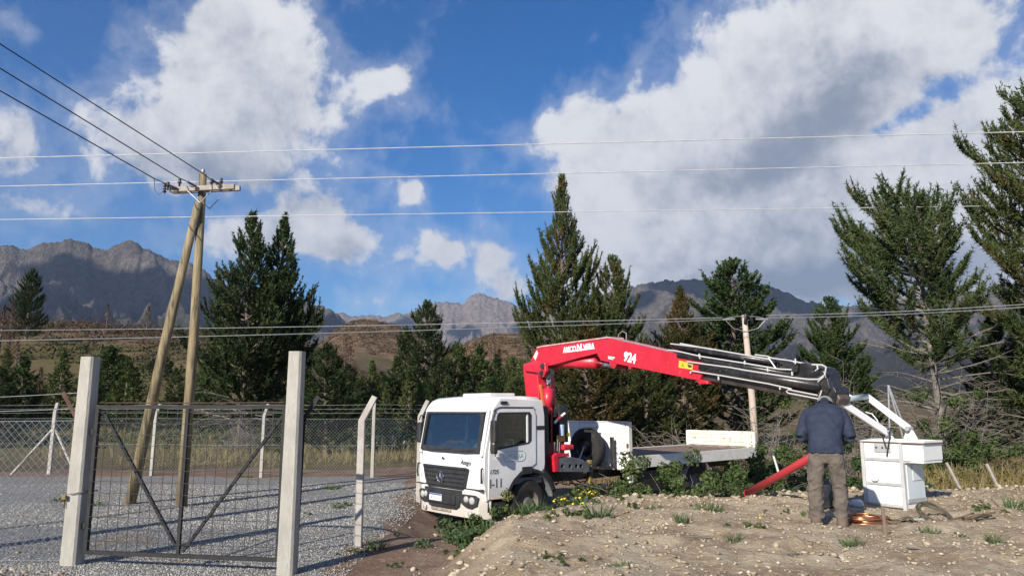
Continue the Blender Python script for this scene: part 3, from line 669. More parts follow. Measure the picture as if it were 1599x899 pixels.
for (pa, pb, lab) in (((241, 279), (0, 142), 'lowest of the three dark wires rising from the crossarm to the upper left'), ((278, 277), (0, 107), 'middle one of the three dark wires rising from the crossarm to the upper left'), ((318, 272), (0, 69), 'highest of the three dark wires rising from the pole top to the upper left')):
    a = Y(*pa, 15.6); b = Y(*pb, 12.0); b2 = a + (b - a) * 3.2; 
    power_wire('power_wire', [b0 + loc(*(263, 289) if pa[0] < 250 else ((293, 284) if pa[0] < 300 else (330, 281)), 15.65), a, b2], .012, wire_dark, lab, 0., 'dark wires from the pole to the upper left')
# road line: three bright conductors crossing the whole view and the pole that carries them outside the frame on the left
R3 = [((0, 247), (800, 232), (1599, 206), 'topmost of the three bright wires crossing the whole sky'), ((0, 291), (800, 277), (1599, 254), 'middle one of the three bright wires crossing the sky over the crossarm'), ((0, 343), (800, 333), (1599, 321), 'lowest of the three bright wires crossing the sky just above the tree tops')]
zc = 8.6
for (pa, pm_, pb, lab) in R3:
    ra, rb = ray(*pa), ray(*pb); a = Vector((0, 0, CZ)) + ra * ((zc - CZ) / ra.z) ; b = Vector((0, 0, CZ)) + rb * ((zc - CZ) / rb.z)
    d = (b - a); c = G(*pm_, zc); mid = a.lerp(b, (c - a).dot(d) / d.dot(d))
    power_wire('power_wire', [a - d * .35, a, b, b + d * .35], .013, wire_alu, lab, 0., 'bright wires crossing the sky')
# lower service wires and the wooden pole behind the truck
tp = Y(1162, 492, 24.5); bs_ = Y(1184, 745, 24.5); gz = hz(bs_.x, 24.5)
wp = thing('utility_pole', 'slim pale wooden pole in the grey brush behind the flatbed, cables tied at its top', 'utility pole', (bs_.x, 24.5, gz - .1)); o0 = wp.location.copy()
MB().tube([Vector((0, 0, -.3)), (tp - o0) * .5 + Vector((.03, 0, 0)), tp - o0], [.13, .11, .085], 12).build('pole', mat('pale_pole', (.42, .34, .27), (.5, .42, .34), 3, .85, .004, 14), wp, True)
MB().tube([tp - o0 + Vector((.0, -.1, -.3)), tp - o0 + Vector((.02, -.12, 0)), tp - o0 + Vector((.2, -.05, -.08)), tp - o0 + Vector((.27, -.02, -.3))], .06, 8).build('cable_bundle', black_plastic, wp, True)
for s in (-1, 1):
    for dz in (.1, -.42):
        k = tp - o0 + Vector((0, -.1, -.02)); MB().tube([k + Vector((s * .7, 0, -.12)), k + Vector((s * .4, 0, -.12 + dz * .75)), k + Vector((0, 0, -.12 + dz))], .012, 5).build('jumper', galv, wp)
    MB().tube([tp - o0 + Vector((s * .35, -.1, -.14)), tp - o0 + Vector((s * .75, -.1, -.16))], .035, 6).build('clamp', galv, wp)
SV = [((1128, 496), (0, 513), 30., 'upper service wire from the wooden pole to the left edge'), ((1128, 499), (0, 528), 21., 'lower service wire from the wooden pole to the left edge'), ((1196, 492), (1599, 471), 20., 'upper service wire from the wooden pole to the right edge'), ((1196, 496), (1599, 475), 18., 'lower service wire from the wooden pole to the right edge')]
for pa, pb, yb, lab in SV:
    a = Y(*pa, 24.4); b = Y(*pb, yb); b2 = a + (b - a) * 1.3; power_wire('service_wire', [a, b2], .012 if yb > 20.5 else .011, galv, lab, .1, 'service wires tied to the wooden pole')
# tall road pole beside the camera, outside the frame: it carries the bright wires and casts the broad shadow on the gravel
q = G(0, 857); qd = Vector((cos(R(56)), sin(R(56)), 0)); rp0 = q - qd * 6.5
rp = thing('utility_pole', 'tall wooden roadside pole casting the broad shadow on the gravel', 'utility pole', (rp0.x, rp0.y, 0))
MB().tube([(0, 0, -.3), (0, 0, 9.5)], [.2, .13], 12).build('pole', wood_pole, rp, True)
q = G(0, 829); rp1 = q - qd * 5
rp = thing('utility_pole', 'thin steel stay pole left of the camera, casting the narrow shadow over the gravel', 'utility pole', (rp1.x, rp1.y, 0))
MB().tube([(0, 0, -.3), (0, 0, 7.)], [.07, .05], 10).build('pole', galv, rp, True)
# leaning stakes at the right
for (a, b, lab) in (((1498, 760), (1478, 722), 'grey wooden stake leaning left in the yellow undergrowth, nearer the basket'), ((1556, 755), (1541, 724), 'grey wooden stake leaning left in the yellow undergrowth, nearer the right edge')):
    y_ = 15.2; p = Y(*a, y_); q = Y(*b, y_); r_ = q - p; g_ = hz(p.x, p.y); t = MB().tube([(-r_ * .3), r_], [.035, .03], 6).build('stake', wood_grey); t.location = p; tag(t, lab, 'stake', 'leaning grey stakes')
for (a, b) in (((1215, 735), (1206, 705)), ((1298, 745), (1315, 700))):
    p = Y(*a, 14.2); q = Y(*b, 14.2); t = MB().tube([(p - q) * .4, q - p], [.022, .018], 6).build('stake', white_dirty); t.location = p; tag(t, 'thin pale stake standing in the brambles ' + ('by the rear corner of the bed' if a[0] < 1250 else 'behind the legs of the person'), 'stake', 'thin pale stakes')
# far details: white-grey lattice stand behind the basket arms
p = Y(1410, 660, 17.0); z_ = hz(p.x, p.y); t = thing('pole_tripod', 'pale metal tripod standing behind the white basket arms', 'tripod', (p.x, p.y, z_)); top = Y(1387, 601, 17.) - Vector((p.x, p.y, z_))
for e_ in ((1390, 700), (1408, 655), (1412, 690)):
    b_ = Y(*e_, 17.0) - Vector((p.x, p.y, z_)); MB().tube([top, top + (b_ - top) * 1.9], .022, 6).build('leg', galv, t)
# ------------------------------------------------------------ crane truck (local: x back, y toward the far side, z up)
TO = Vector((-1.324, 15.989, -.438)); TYAW = .709
truck = thing('crane_truck', 'white flatbed lorry with a red loader crane behind the cab, parked facing left', 'truck', TO, (0, -.007, TYAW))
bpy.context.view_layer.update(); TM = truck.matrix_world.copy(); TMI = TM.inverted()
def tl(px, py, axis, val):
    """photo pixel -> truck coordinates on the plane where that axis has that value"""
    n = (TM.to_3x3() @ Vector([1. if i == axis else 0. for i in range(3)])).normalized(); o = TM @ Vector([val if i == axis else 0. for i in range(3)])
    return TMI @ onplane(px, py, o, n)
SIDE = lambda y=-1.15: frame((0, y, 0), (1, 0, 0), (0, 0, 1))       # u = x, v = z, w = -y (outwards on the near side)
FRONT = lambda x=0.: frame((x, 0, 0), (0, -1, 0), (0, 0, 1))        # u = -y (towards the near side), w = -x (outwards)
def P_(name, mb, m, parent=None, **k): return mb.build(name, m, parent or truck, **k)
# side outline of the cab with window opening and wheel arch
def arc(cx, cz, r, a0, a1, n): return [(cx + r * cos(R(a0 + (a1 - a0) * i / n)), cz + r * sin(R(a0 + (a1 - a0) * i / n))) for i in range(n + 1)]
arch = arc(1.27, .5, .68, 152, 62, 10)
outl = [(.10, .62)] + arch[:] + [(1.66, 1.05), (1.70, 1.3), (1.70, 2.3), (1.64, 2.62), (.46, 2.66), (.25, 2.42), (.15, 2.0), (.05, 1.55), (.02, 1.0)]
win = [(.24, 1.58), (1.24, 1.69), (1.34, 1.76), (1.34, 2.34), (1.28, 2.40), (.40, 2.40), (.31, 2.30)]
for y, nm in ((-1.10, 'cab_side'), (1.15, 'cab_side')):
    P_(nm, MB().prism(outl, .05, SIDE(y), [win]), white_paint, bevel=.014)
# door: skin plate proud of the side with the window hole
dout = [(.13, .66), (.60, .66), (.66, .80), (.80, 1.02), (1.02, 1.18), (1.30, 1.235), (1.42, 1.30), (1.43, 2.32), (1.37, 2.435), (.40, 2.44), (.27, 2.28), (.15, 1.6)]
din = [(.27, 1.61), (1.22, 1.72), (1.29, 1.78), (1.30, 2.31), (1.25, 2.37), (.42, 2.37), (.36, 2.30)]
door = P_('door', MB().prism(dout, .018, SIDE(-1.1505), [[(x, z) for x, z in din]]), white_paint, bevel=.006)
seal = [(x * 1.0, z) for x, z in din]; cx_, cz_ = .80, 2.02; inn = [(cx_ + (x - cx_) * .93, cz_ + (z - cz_) * .92) for x, z in din]
P_('window_seal', MB().prism(seal, .03, SIDE(-1.145), [inn]), black_plastic)
gtint = glass('tinted_side_glass', (.5, .55, .55), .05); gfront = glass('windscreen_glass', (.50, .56, .60), .07)
P_('side_window', MB().prism([(cx_ + (x - cx_) * .97, cz_ + (z - cz_) * .96) for x, z in din], .005, SIDE(-1.135)), gtint)
P_('side_window', MB().prism([(cx_ + (x - cx_) * .97, cz_ + (z - cz_) * .96) for x, z in din], .005, SIDE(1.12)), gtint)
P_('window_divider', MB().bar((1.20, -1.15, 1.74), (1.20, -1.15, 2.35), .035, .02), white_plain)
P_('door_handle', MB().box(1.02, 1.30, -1.19, -1.165, 1.10, 1.25), black_plastic, door, bevel=.01)
P_('rear_strip', MB().box(1.46, 1.69, -1.162, -1.148, 2.0, 2.08), black_plastic, bevel=.004)
# dark seam round the door, gutter above it
P_('door_gutter', MB().tube([(.18, -1.17, 1.62), (.22, -1.17, 2.2), (.32, -1.17, 2.44), (.44, -1.17, 2.475), (1.36, -1.17, 2.465)], .013, 6), black_plastic)
P_('marker_lamp', MB().box(.46, .64, -1.175, -1.13, 2.535, 2.60), black_plastic, bevel=.012)
# cab roof and forehead: loft of rounded sections along x
secs = [(.13, 2.385, 2.40, 1.08), (.18, 2.385, 2.52, 1.09), (.27, 2.385, 2.615, 1.10), (.42, 2.39, 2.675, 1.10), (.70, 2.45, 2.70, 1.105), (1.2, 2.48, 2.705, 1.105), (1.58, 2.50, 2.69, 1.10), (1.69, 2.5, 2.60, 1.07)]
V = []; 
for x, zb_, zt_, w in secs:
    rr = min(.09, (zt_ - zb_) * .6)
    V += [(x, -w, zb_), (x, -w, zt_ - rr), (x, -w + rr * .3, zt_ - rr * .3), (x, -w + rr, zt_), (x, -w * .4, zt_ + .018), (x, w * .4, zt_ + .018), (x, w - rr, zt_), (x, w - rr * .3, zt_ - rr * .3), (x, w, zt_ - rr), (x, w, zb_)]
F = [(i * 10 + k, i * 10 + (k + 1) % 10, i * 10 + 10 + (k + 1) % 10, i * 10 + 10 + k) for i in range(len(secs) - 1) for k in range(10)] + [tuple(range(10)), tuple(range((len(secs) - 1) * 10, len(secs) * 10))]
o = P_('roof', MB().add(V, F), white_paint, smooth=True); o.modifiers.new('s', 'EDGE_SPLIT').split_angle = R(50)
P_('roof_hatch', MB().box(.62, 1.32, -.62, .35, 2.70, 2.775), white_dirty, bevel=.02)
P_('roof_band', MB().box(.30, 1.66, -1.125, -1.106, 2.46, 2.50), white_plain, bevel=.004)
# windscreen, slanted, with its black border
sl = Vector((.15, 0, .80)).normalized(); WF = frame((.0, 0, 1.57), (0, -1, 0), sl)
scr = [(-1.04, .0), (-.6, -.035), (.6, -.035), (1.04, 0.0), (1.03, .80), (.6, .825), (-.6, .825), (-1.03, .80)]; sin_ = [(-.97, .10), (-.6, .075), (.6, .075), (.97, .10), (.95, .77), (.6, .785), (-.6, .785), (-.95, .77)]
P_('windscreen_border', MB().prism(scr, .03, WF, [sin_]), black_plastic)
P_('windscreen', MB().prism([(x * 1.01, y) for x, y in sin_], .006, frame((.012, 0, 1.571), (0, -1, 0), sl)), gfront)
for s in (-1, 1):
    P_('front_pillar', MB().bar((.035, s * 1.085, 1.5), (.22, s * 1.085, 2.42), .09, .09, (0, 1, 0)), white_paint, bevel=.02)
P_('wiper', MB().tube([(-.02, .72, 1.575), (-.035, .2, 1.60), (-.02, -.1, 1.62)], .012, 6), black_plastic); P_('wiper', MB().tube([(-.02, -.2, 1.575), (-.035, -.7, 1.60), (-.02, -.95, 1.63)], .012, 6), black_plastic)
# front skin panel below the glass, curved at the corners
def fpanel(z0, z1, x0, x1, w, mat_, name, n=9, th=.05, parent=None, r=.18):
    pts = []
    for k in range(-n, n + 1):
        u = k / n; y = w * (1 - (1 - abs(u)) ** 1.0) * (1 if u > 0 else -1); e_ = max(0, abs(y) - (w - r)); xx = r - math.sqrt(max(r * r - e_ * e_, 0)); pts.append((xx + .03 * (y / w) ** 2, y))
    V = []
    for (zz, xo) in ((z0, x0), (z1, x1)):
        V += [(p[0] + xo, p[1], zz) for p in pts] + [(p[0] + xo + th, p[1] * .975, zz) for p in pts]
    m = len(pts); F = []
    for i in range(m - 1):
        F += [(i, i + 1, 2 * m + i + 1, 2 * m + i), (m + i, 3 * m + i, 3 * m + i + 1, m + i + 1), (i, m + i, m + i + 1, i + 1), (2 * m + i, 2 * m + i + 1, 3 * m + i + 1, 3 * m + i)]
    F += [(0, 2 * m, 3 * m, m), (m - 1, 2 * m - 1, 4 * m - 1, 3 * m - 1)]
    o = P_(name, MB().add(V, F), mat_, parent, smooth=True); o.modifiers.new('s', 'EDGE_SPLIT').split_angle = R(40); return o
fpanel(.86, 1.545, -.03, .0, 1.14, white_paint, 'front_panel')
# bumper: three pieces
fpanel(.28, .84, -.03, -.05, 1.15, white_paint, 'bumper', r=.22)
P_('bumper_slot', MB().box(-.062, -.04, -.15, .55, .34, .40), mat('beige_grime', (.35, .3, .24), (.2, .17, .14), 12, .9), bevel=.01)
grl = [(-.88, 1.27), (.74, 1.25), (.64, .86), (.56, .81), (-.68, .81), (-.80, .98)]
grille = P_('grille', MB().prism(grl, .03, FRONT(-.035)), black_plastic, bevel=.01)
for k in range(5):
    z_ = .86 + .088 * k; w_ = .60 + .03 * k; P_('grille_bar', MB().box(-.092, -.064, -w_ - .0, w_ + .12, z_, z_ + .055), black_plastic, grille, bevel=.012)
lowg = [(-.78, .80), (.54, .80), (.46, .48), (.34, .42), (-.58, .42), (-.72, .55)]
P_('lower_grille', MB().prism(lowg, .05, FRONT(-.035)), black_plastic, bevel=.012)
P_('lower_bar', MB().box(-.125, -.08, -.36, .60, .50, .70), black_plastic, bevel=.02)
# emblem: ring with three-pointed star
EC = Matrix.Translation((-.105, .17, 1.04)) @ Matrix.Rotation(R(-90), 4, 'Y')
mb = MB().tube([EC @ Vector((.115 * cos(t), .115 * sin(t), 0)) for t in np.linspace(0, 2 * pi, 29)], .012, 6, False)
for k in range(3):
    a = k * 2 * pi / 3; c = Vector((0, 0, .0)); tip = Vector((.115 * cos(a), .115 * sin(a), 0)); s1 = Vector((.026 * cos(a + 1.05), .026 * sin(a + 1.05), 0)); s2 = Vector((.026 * cos(a - 1.05), .026 * sin(a - 1.05), 0))
    mb.add([EC @ v for v in (tip, s1, Vector((0, 0, .018)), s2, Vector((0, 0, -.01)))], [(0, 1, 2), (0, 2, 3), (0, 4, 1), (0, 3, 4), (1, 4, 3), (1, 3, 2)])
P_('star_emblem', mb, chrome)
P_('hood_badge', MB().lathe([(0, .012), (.028, .008), (.03, 0)], Matrix.Translation((-.045, .16, 1.42)) @ Matrix.Rotation(R(-90), 4, 'Y'), 12), black_plastic)
FT = lambda y, z, x=-.052: Matrix.Translation((x, y, z)) @ frame((0, 0, 0), (0, -1, 0), (0, 0, 1))
text('lettering', 'Atego', .14, FT(-.60, 1.36, -.016), ink, truck, .003, .25)
P_('faded_print', MB().prism(rrect(-.50, .0, -.022, .022, .018), .003, FT(.0, 1.33, -.013)), mat('faded_orange_print', (.82, .66, .48), (.80, .79, .77), 14, rough=.6))
P_('number_plate', MB().box(-.145, -.13, .06, .50, .55, .69), white_plain, bevel=.004); P_('plate_band', MB().box(-.149, -.1445, .064, .496, .66, .687), plate_blue)
text('plate_characters', 'AD 512 LK', .075, FT(.28, .605, -.146), ink, truck, .002)
# headlamps with black housing, lenses and indicator
for s in (-1, 1):
    hp = [(-.2, .17), (.13, .165), (.2, .12), (.17, -.07), (.04, -.15), (-.1, -.12), (-.2, -.04)]; hp = [(u * 1.25, v * .85) for u, v in hp] if s < 0 else [(-u * 1.25, v * .85) for u, v in hp][::-1]
    Mh = frame((-.045, s * .80, .60), (0, -1, 0), (0, 0, 1)); Mh = Mh @ Matrix.Rotation(R(8 * -s), 4, 'Y')
    h_ = P_('headlight', MB().prism(hp, .03, Mh), black_plastic, bevel=.01)
    for (u, v, r_) in ((-.085, .05, .068), (.075, .03, .078)):
        u = u if s < 0 else -u
        P_('lens', MB().lathe([(0, .035), (r_ * .6, .03), (r_ * .92, .015), (r_, 0)], Mh @ Matrix.Translation((u, v, .028)), 16), lens, h_, smooth=True)
    P_('fog_light', MB().lathe([(0, .02), (.05, .015), (.062, 0)], frame((-.055, s * .80, .37), (0, -1, 0), (0, 0, 1)), 14), lens, smooth=True)
    P_('side_deflector', MB().tube([(-.02, s * 1.13, .98), (-.03, s * 1.14, 1.1), (-.02, s * 1.13, 1.26), (.02, s * 1.12, 1.27)], .02, 6), black_plastic if s < 0 else black_plastic)
P_('panel_gap', MB().box(-.052, .03, -1.155, 1.155, .842, .858), black_plastic)
ST = lambda x, z, y=-1.1725: frame((x, y, z), (1, 0, 0), (0, 0, 1))
text('lettering', '1725', .12, ST(.27, 1.19), ink, truck, .002, .2)
text('lettering', 'I-11', .25, ST(.33, .96), ink, truck, .002, 0, .9)
lg = rrect(-.30, .30, -.11, .11, .105); lgi = rrect(-.286, .286, -.096, .096, .093)
P_('logo_frame', MB().prism(lg, .003, ST(.82, 1.48), [lgi]), ink_faint)
text('lettering', 'INCORA', .12, ST(.82, 1.48), ink_faint, truck, .002)
P_('grime_strip', MB().box(.22, .62, -1.1725, -1.168, .66, .70), mat('dusty_stain', (.66, .55, .42), rough=.9))
# cab floor, rear wall, seats, wheel, dashboard
P_('cab_rear_wall', MB().box(1.60, 1.68, -1.09, 1.09, 1.0, 2.5), white_paint); P_('cab_floor', MB().box(.1, 1.65, -1.08, 1.08, .9, 1.02), interior)
P_('dashboard', MB().prism([(.06, 1.1), (.50, 1.1), (.46, 1.5), (.3, 1.60), (.09, 1.585)], 2.04, frame((0, 1.02, 0), (1, 0, 0), (0, 0, 1))), interior, bevel=.03)
for y in (-.62, .62):
    P_('seat', MB().box(.75, 1.25, y - .26, y + .26, 1.3, 1.45), seat_fabric, bevel=.05); P_('seat_back', MB().box(1.18, 1.34, y - .25, y + .25, 1.42, 2.02), seat_fabric, bevel=.06); P_('headrest', MB().box(1.22, 1.34, y - .14, y + .14, 2.05, 2.25), seat_fabric, bevel=.04)
P_('steering_wheel', MB().tube([Vector((.62, -.6, 1.62)) + Vector((.10 * sin(t), .22 * cos(t), .19 * sin(t))) for t in np.linspace(0, 2 * pi, 21)], .018, 6, False), black_plastic)
P_('dash_cloth', MB().tube([(.17, .30, 1.74), (.17, .18, 1.745), (.17, .02, 1.735), (.18, -.12, 1.73)], [.03, .05, .04, .03], 8), orange_mat, smooth=True)
P_('dash_paper', MB().box(0, .20, -.94, -.64, 0, .003, Matrix.Translation((.14, 0, 1.66)) @ Matrix.Rotation(R(-38), 4, 'Y')), paper)
# mirrors
mir = P_('mirror_arm', MB().tube([(.30, -1.16, 2.40), (.20, -1.28, 2.42), (.16, -1.32, 2.3)], .014, 6), black_plastic)
P_('mirror_head', MB().box(.10, .22, -1.40, -1.24, 1.78, 2.22), black_plastic, bevel=.03); P_('mirror_head', MB().box(.10, .20, -1.38, -1.26, 1.56, 1.74), black_plastic, bevel=.02)
P_('mirror_arm', MB().tube([(.36, -1.16, 1.5), (.28, -1.24, 1.44), (.18, -1.3, 1.6)], .014, 6), white_plain)
P_('mirror_arm', MB().tube([(.2, 1.16, 2.3), (.12, 1.26, 2.3), (.1, 1.3, 2.2)], .014, 6), black_plastic); P_('mirror_head', MB().box(.06, .16, 1.20, 1.34, 1.7, 2.15), black_plastic, bevel=.03)
# steps, arch liner, mudguard
P_('step', MB().box(.15, .62, -1.13, -.85, .40, .60), black_plastic, bevel=.02)
P_('arch_trim', MB().prism(arc(1.27, .5, .70, 154, 20, 16) + list(reversed(arc(1.27, .5, .64, 154, 20, 16))), .10, SIDE(-1.08)), black_plastic)
P_('arch_liner', MB().prism(arc(1.27, .5, .66, 170, 8, 16) + list(reversed(arc(1.27, .5, .63, 170, 8, 16))), .5, SIDE(-.65)), interior)
P_('mudguard', MB().prism(arc(1.27, .52, .76, 62, 4, 9) + list(reversed(arc(1.27, .52, .70, 62, 4, 9))), .45, SIDE(-.70)), black_plastic)
P_('arch_liner', MB().prism(arc(1.27, .5, .66, 170, 8, 16) + list(reversed(arc(1.27, .5, .63, 170, 8, 16))), .5, SIDE(1.15)), interior)
# wheels
def wheel(x, y, inner=True, out=-1):
    Mw = Matrix.Translation((x, y, .49)) @ Matrix.Rotation(R(90 if out < 0 else -90), 4, 'X')
    w = P_('wheel', MB().lathe([(.27, -.12), (.36, -.135), (.45, -.125), (.49, -.09), (.495, 0), (.49, .09), (.45, .125), (.36, .135), (.27, .12)], Mw, 32), rubber, smooth=True)
    P_('rim', MB().lathe([(.28, .11), (.265, .09), (.24, .03), (.15, .015), (.12, .09), (.05, .10), (0, .10)], Mw, 24), mat('grey_steel_rim', (.10, .095, .09), (.17, .15, .13), 6, .7), w, smooth=True)
wheel(1.27, -.98); wheel(1.27, .98, out=1); wheel(7.1, -1.0); wheel(7.1, -.68); wheel(7.1, .98, out=1)
P_('rear_mudguard', MB().prism(arc(7.1, .5, .62, 165, 15, 14) + list(reversed(arc(7.1, .5, .59, 165, 15, 14))), .6, SIDE(-.6)), mat('dusty_mudguard', (.16, .14, .12), (.26, .23, .2), 6, .9))
P_('mud_flap', MB().box(7.72, 7.76, -1.15, -.6, .25, .85), mat('tan_flap', (.42, .34, .27), rough=.9))
# chassis and what hangs on it
for y in (-.43, .36): P_('chassis_rail', MB().box(.4, 9.7, y, y + .07, .78, 1.02), black_oily)
for x in (2.0, 3.5, 5.0, 6.5, 8.2, 9.6): P_('cross_member', MB().box(x, x + .1, -.36, .36, .82, .98), black_oily)
P_('axle', MB().tube([(1.27, -.9, .49), (1.27, .9, .49)], .07, 8), black_oily); P_('axle', MB().tube([(7.1, -.9, .49), (7.1, .9, .49)], .1, 8), black_oily)
P_('engine_block', MB().box(.5, 2.0, -.35, .35, .5, 1.0), black_oily, bevel=.03)
P_('fuel_tank', MB().prism(rrect(4.9, 5.9, .42, .92, .1), .5, SIDE(-.55)), black_oily, bevel=.01)
P_('air_tank', MB().tube([(3.0, -.75, .55), (3.9, -.75, .55)], .14, 12), black_oily)
# bed
bx0, bx1, bz = 4.42, 9.86, 1.29
for k in range(12): y0 = -1.19 + k * .1985; P_('deck_board', MB().box(bx0 + .05, bx1 - .02, y0 + .004, y0 + .194, bz - .05, bz - .004 * (k % 2)), deck_mat)
for s in (-1, 1): P_('side_rail', MB().box(bx0, bx1, s * 1.2 - .02, s * 1.2 + .02, bz - .27, bz + .012), white_dirty, bevel=.006)
P_('rear_beam', MB().box(bx1, bx1 + .05, -1.2, 1.2, bz - .27, bz), white_dirty, bevel=.005)
for x in (5.0, 6.2, 7.4, 8.6, 9.5): P_('bed_bearer', MB().box(x, x + .08, -1.17, 1.17, bz - .2, bz - .052), black_oily)
hb = P_('headboard', MB().box(bx0 - .03, bx0 + .0, -1.16, 1.16, .98, 2.09), white_dirty)
for k in range(9): z0 = 1.0 + k * .12; P_('board', MB().box(bx0 - .048, bx0 - .031, -1.10 + .0, 1.10, z0 + .004, z0 + .114), white_plain, hb, bevel=.004)
P_('headboard_post', MB().box(bx0 - .07, bx0 + .05, -1.235, -1.145, .70, 2.11), white_dirty, bevel=.008); P_('headboard_post', MB().box(bx0 - .07, bx0 + .05, 1.145, 1.235, .95, 2.11), white_dirty, bevel=.008)
for y in (-.36, .42): P_('headboard_rib', MB().box(bx0 - .062, bx0 - .049, y, y + .07, 1.0, 2.08), white_plain, bevel=.003)
P_('headboard_top', MB().box(bx0 - .06, bx0 + .03, -1.14, 1.14, 2.092, 2.12), white_plain, bevel=.004)
P_('latch', MB().box(bx0 - .082, bx0 - .066, -1.22, -1.16, 1.50, 1.60), rusty)
tg = P_('tailgate', MB().box(bx1 - .0, bx1 + .03, -1.17, 1.17, bz + .02, 1.72), board_rust)
for k in range(4): z0 = bz + .03 + k * .107; P_('board', MB().box(bx1 - .02, bx1 - .002, -1.10, 1.10, z0 + .004, z0 + .1 + .006 * ((k == 3) * .5)), board_rust, tg, bevel=.004)
for y in (-1.19, -.98, 1.10): P_('tailgate_post', MB().box(bx1 - .045, bx1 + .035, y - .02, y + .05, bz - (.2 if y < -1.1 else 0), 1.735), board_rust, bevel=.006)
# spare wheel standing behind the crane
Ms = Matrix.Translation((3.98, -.22, 1.45)) @ Matrix.Rotation(R(-90), 4, 'Y')
sw = P_('spare_wheel', MB().lathe([(.27, -.12), (.36, -.14), (.46, -.13), (.51, -.09), (.515, 0), (.51, .09), (.46, .13), (.36, .14), (.27, .12)], Ms, 36), rubber, smooth=True)
P_('rim', MB().lathe([(.28, .1), (.25, .05), (.15, .02), (.11, .07), (0, .07)], Ms, 24), black_oily, sw, smooth=True)
P_('wheel_carrier', MB().box(3.75, 4.2, -.95, .95, 1.02, 1.08), black_oily); P_('wheel_strap', MB().box(3.82, 4.12, -.42, -.28, 1.955, 1.975), black_plastic)
P_('carrier_post', MB().box(4.18, 4.24, -.86, -.78, 1.02, 1.75), black_oily)
# ---------------- crane base
P_('crane_frame', MB().box(2.05, 3.4, -.62, .62, 1.02, 1.22), black_oily, bevel=.02)
P_('crane_base', MB().box(2.15, 3.0, -.45, .45, 1.2, 1.72), red_dark, bevel=.04)
P_('stabiliser_beam', MB().prism([(-.95, .30), (-.30, .34), (.6, .34), (.6, 0), (-.6, 0), (-.95, .12)], .18, frame((2.62, 0, 1.02), (0, -1, 0), (0, 0, 1))), red_dark, bevel=.01)
def plate(px, yv=-1.0): 
    return [(tl(x, y, 1, yv).x, tl(x, y, 1, yv).z) for x, y in px]
sb = plate([(869, 714), (890, 713), (905, 716), (917, 724), (917, 736), (868, 736)], -1.05)
holes = [plate([(x + 2.6 * cos(t), 727 + 3.4 * sin(t)) for t in np.linspace(0, 2 * pi, 9)[:-1]], -1.05) for x in (875, 887, 897, 904)]
P_('stabiliser_box', MB().prism(sb, .14, SIDE(-.98), [[(x, z) for x, z in h] for h in holes]), mat('grey_galvanised_plate', (.10, .11, .12), (.16, .17, .18), 6, .5, metal=.3), bevel=.004)
P_('stabiliser_box_back', MB().prism(sb, .02, SIDE(-.93)), black_oily)
rp_ = plate([(861, 712), (866, 707), (884, 707), (886, 712), (868, 713), (868, 735), (863, 736)], -1.05); P_('stabiliser_bracket', MB().prism(rp_, .2, SIDE(-.93)), red_paint, bevel=.004)
q = tl(915, 734, 1, -1.05); P_('stabiliser_foot', MB().tube([(q.x, -1.0, q.z - .06), (q.x, -1.0, q.z + .16)], .055, 10), white_plain, smooth=True)
P_('stabiliser_leg', MB().box(q.x + .12, q.x + .22, -1.05, -.95, q.z - .42, q.z + .22), mat('hazard_yellow_black', (.04, .04, .04), (.30, .21, .05), 9, .7, lo=.52, hi=.56), bevel=.006)
q = tl(886, 700, 1, -1.05); P_('red_valve', MB().box(q.x - .16, q.x + .16, -1.1, -.85, q.z - .03, q.z + .09), red_paint, bevel=.03)
for (px, py) in ((866, 697), (874, 697), (871, 693)): q = tl(px, py, 1, -1.02); P_('control_lever', MB().tube([(q.x, -1.0, q.z - .15), (q.x, -1.02, q.z + .1)], .012, 6), galv)
P_('control_bracket', MB().tube([tl(862, 694, 1, -1.0), tl(878, 694, 1, -1.0), tl(878, 706, 1, -1.0), tl(862, 706, 1, -1.0)], .014, 6), black_oily)
# black hydraulic cabinet
cb = plate([(845, 634), (886, 632), (888, 690), (846, 692)], -.85); xs = [c[0] for c in cb]; zs = [c[1] for c in cb]
P_('oil_cabinet', MB().box(1.78, 2.02, -.95, .95, 1.0, 2.5), black_plastic, bevel=.03)
P_('hydraulic_cabinet', MB().box(min(xs) + .55, max(xs), -.85, -.35, min(zs), max(zs)), black_oily, bevel=.02)
P_('red_rail', MB().bar(tl(861, 636, 1, -.87), tl(861, 690, 1, -.87), .03, .03, (0, 1, 0)), red_dark)
for a_, b_, m_ in (((866, 660), (870, 655), white_plain), ((870, 655), (876, 650), red_paint), ((876, 650), (882, 645), white_plain)): P_('hose_nozzle', MB().tube([tl(*a_, 1, -.89), tl(*b_, 1, -.89)], .028, 8), m_)
q = tl(876, 671, 1, -.87); P_('blue_canister', MB().tube([(q.x, -.89, q.z - .12), (q.x, -.89, q.z + .12)], .06, 10), mat('blue_white_canister', (.25, .35, .6), (.6, .65, .7), 14, .5)); q = tl(876, 684, 1, -.87); P_('yellow_sticker', MB().box(q.x - .13, q.x + .13, -.865, -.852, q.z - .07, q.z + .07), mat('ochre_label', (.42, .27, .05), rough=.6))
q = tl(887, 678, 1, -.87); P_('work_lamp', MB().lathe([(0, .03), (.05, .02), (.05, 0)], frame((q.x, -.86, q.z), (1, 0, 0), (0, 0, 1)), 10), yellow_mat)
rs_ = random.Random(5)
for k in range(16):
    x = rs_.uniform(2.0, 3.6); p = Vector((x, rs_.uniform(-.85, -.3), rs_.uniform(.7, 1.2))); q = p + Vector((rs_.uniform(.1, .7), rs_.uniform(-.2, .1), rs_.uniform(-.35, .5)))
    P_('hydraulic_hose', MB().tube([p, p.lerp(q, .5) + Vector((0, -.12, -.1)), q], .016, 6), black_plastic if k % 4 else galv)

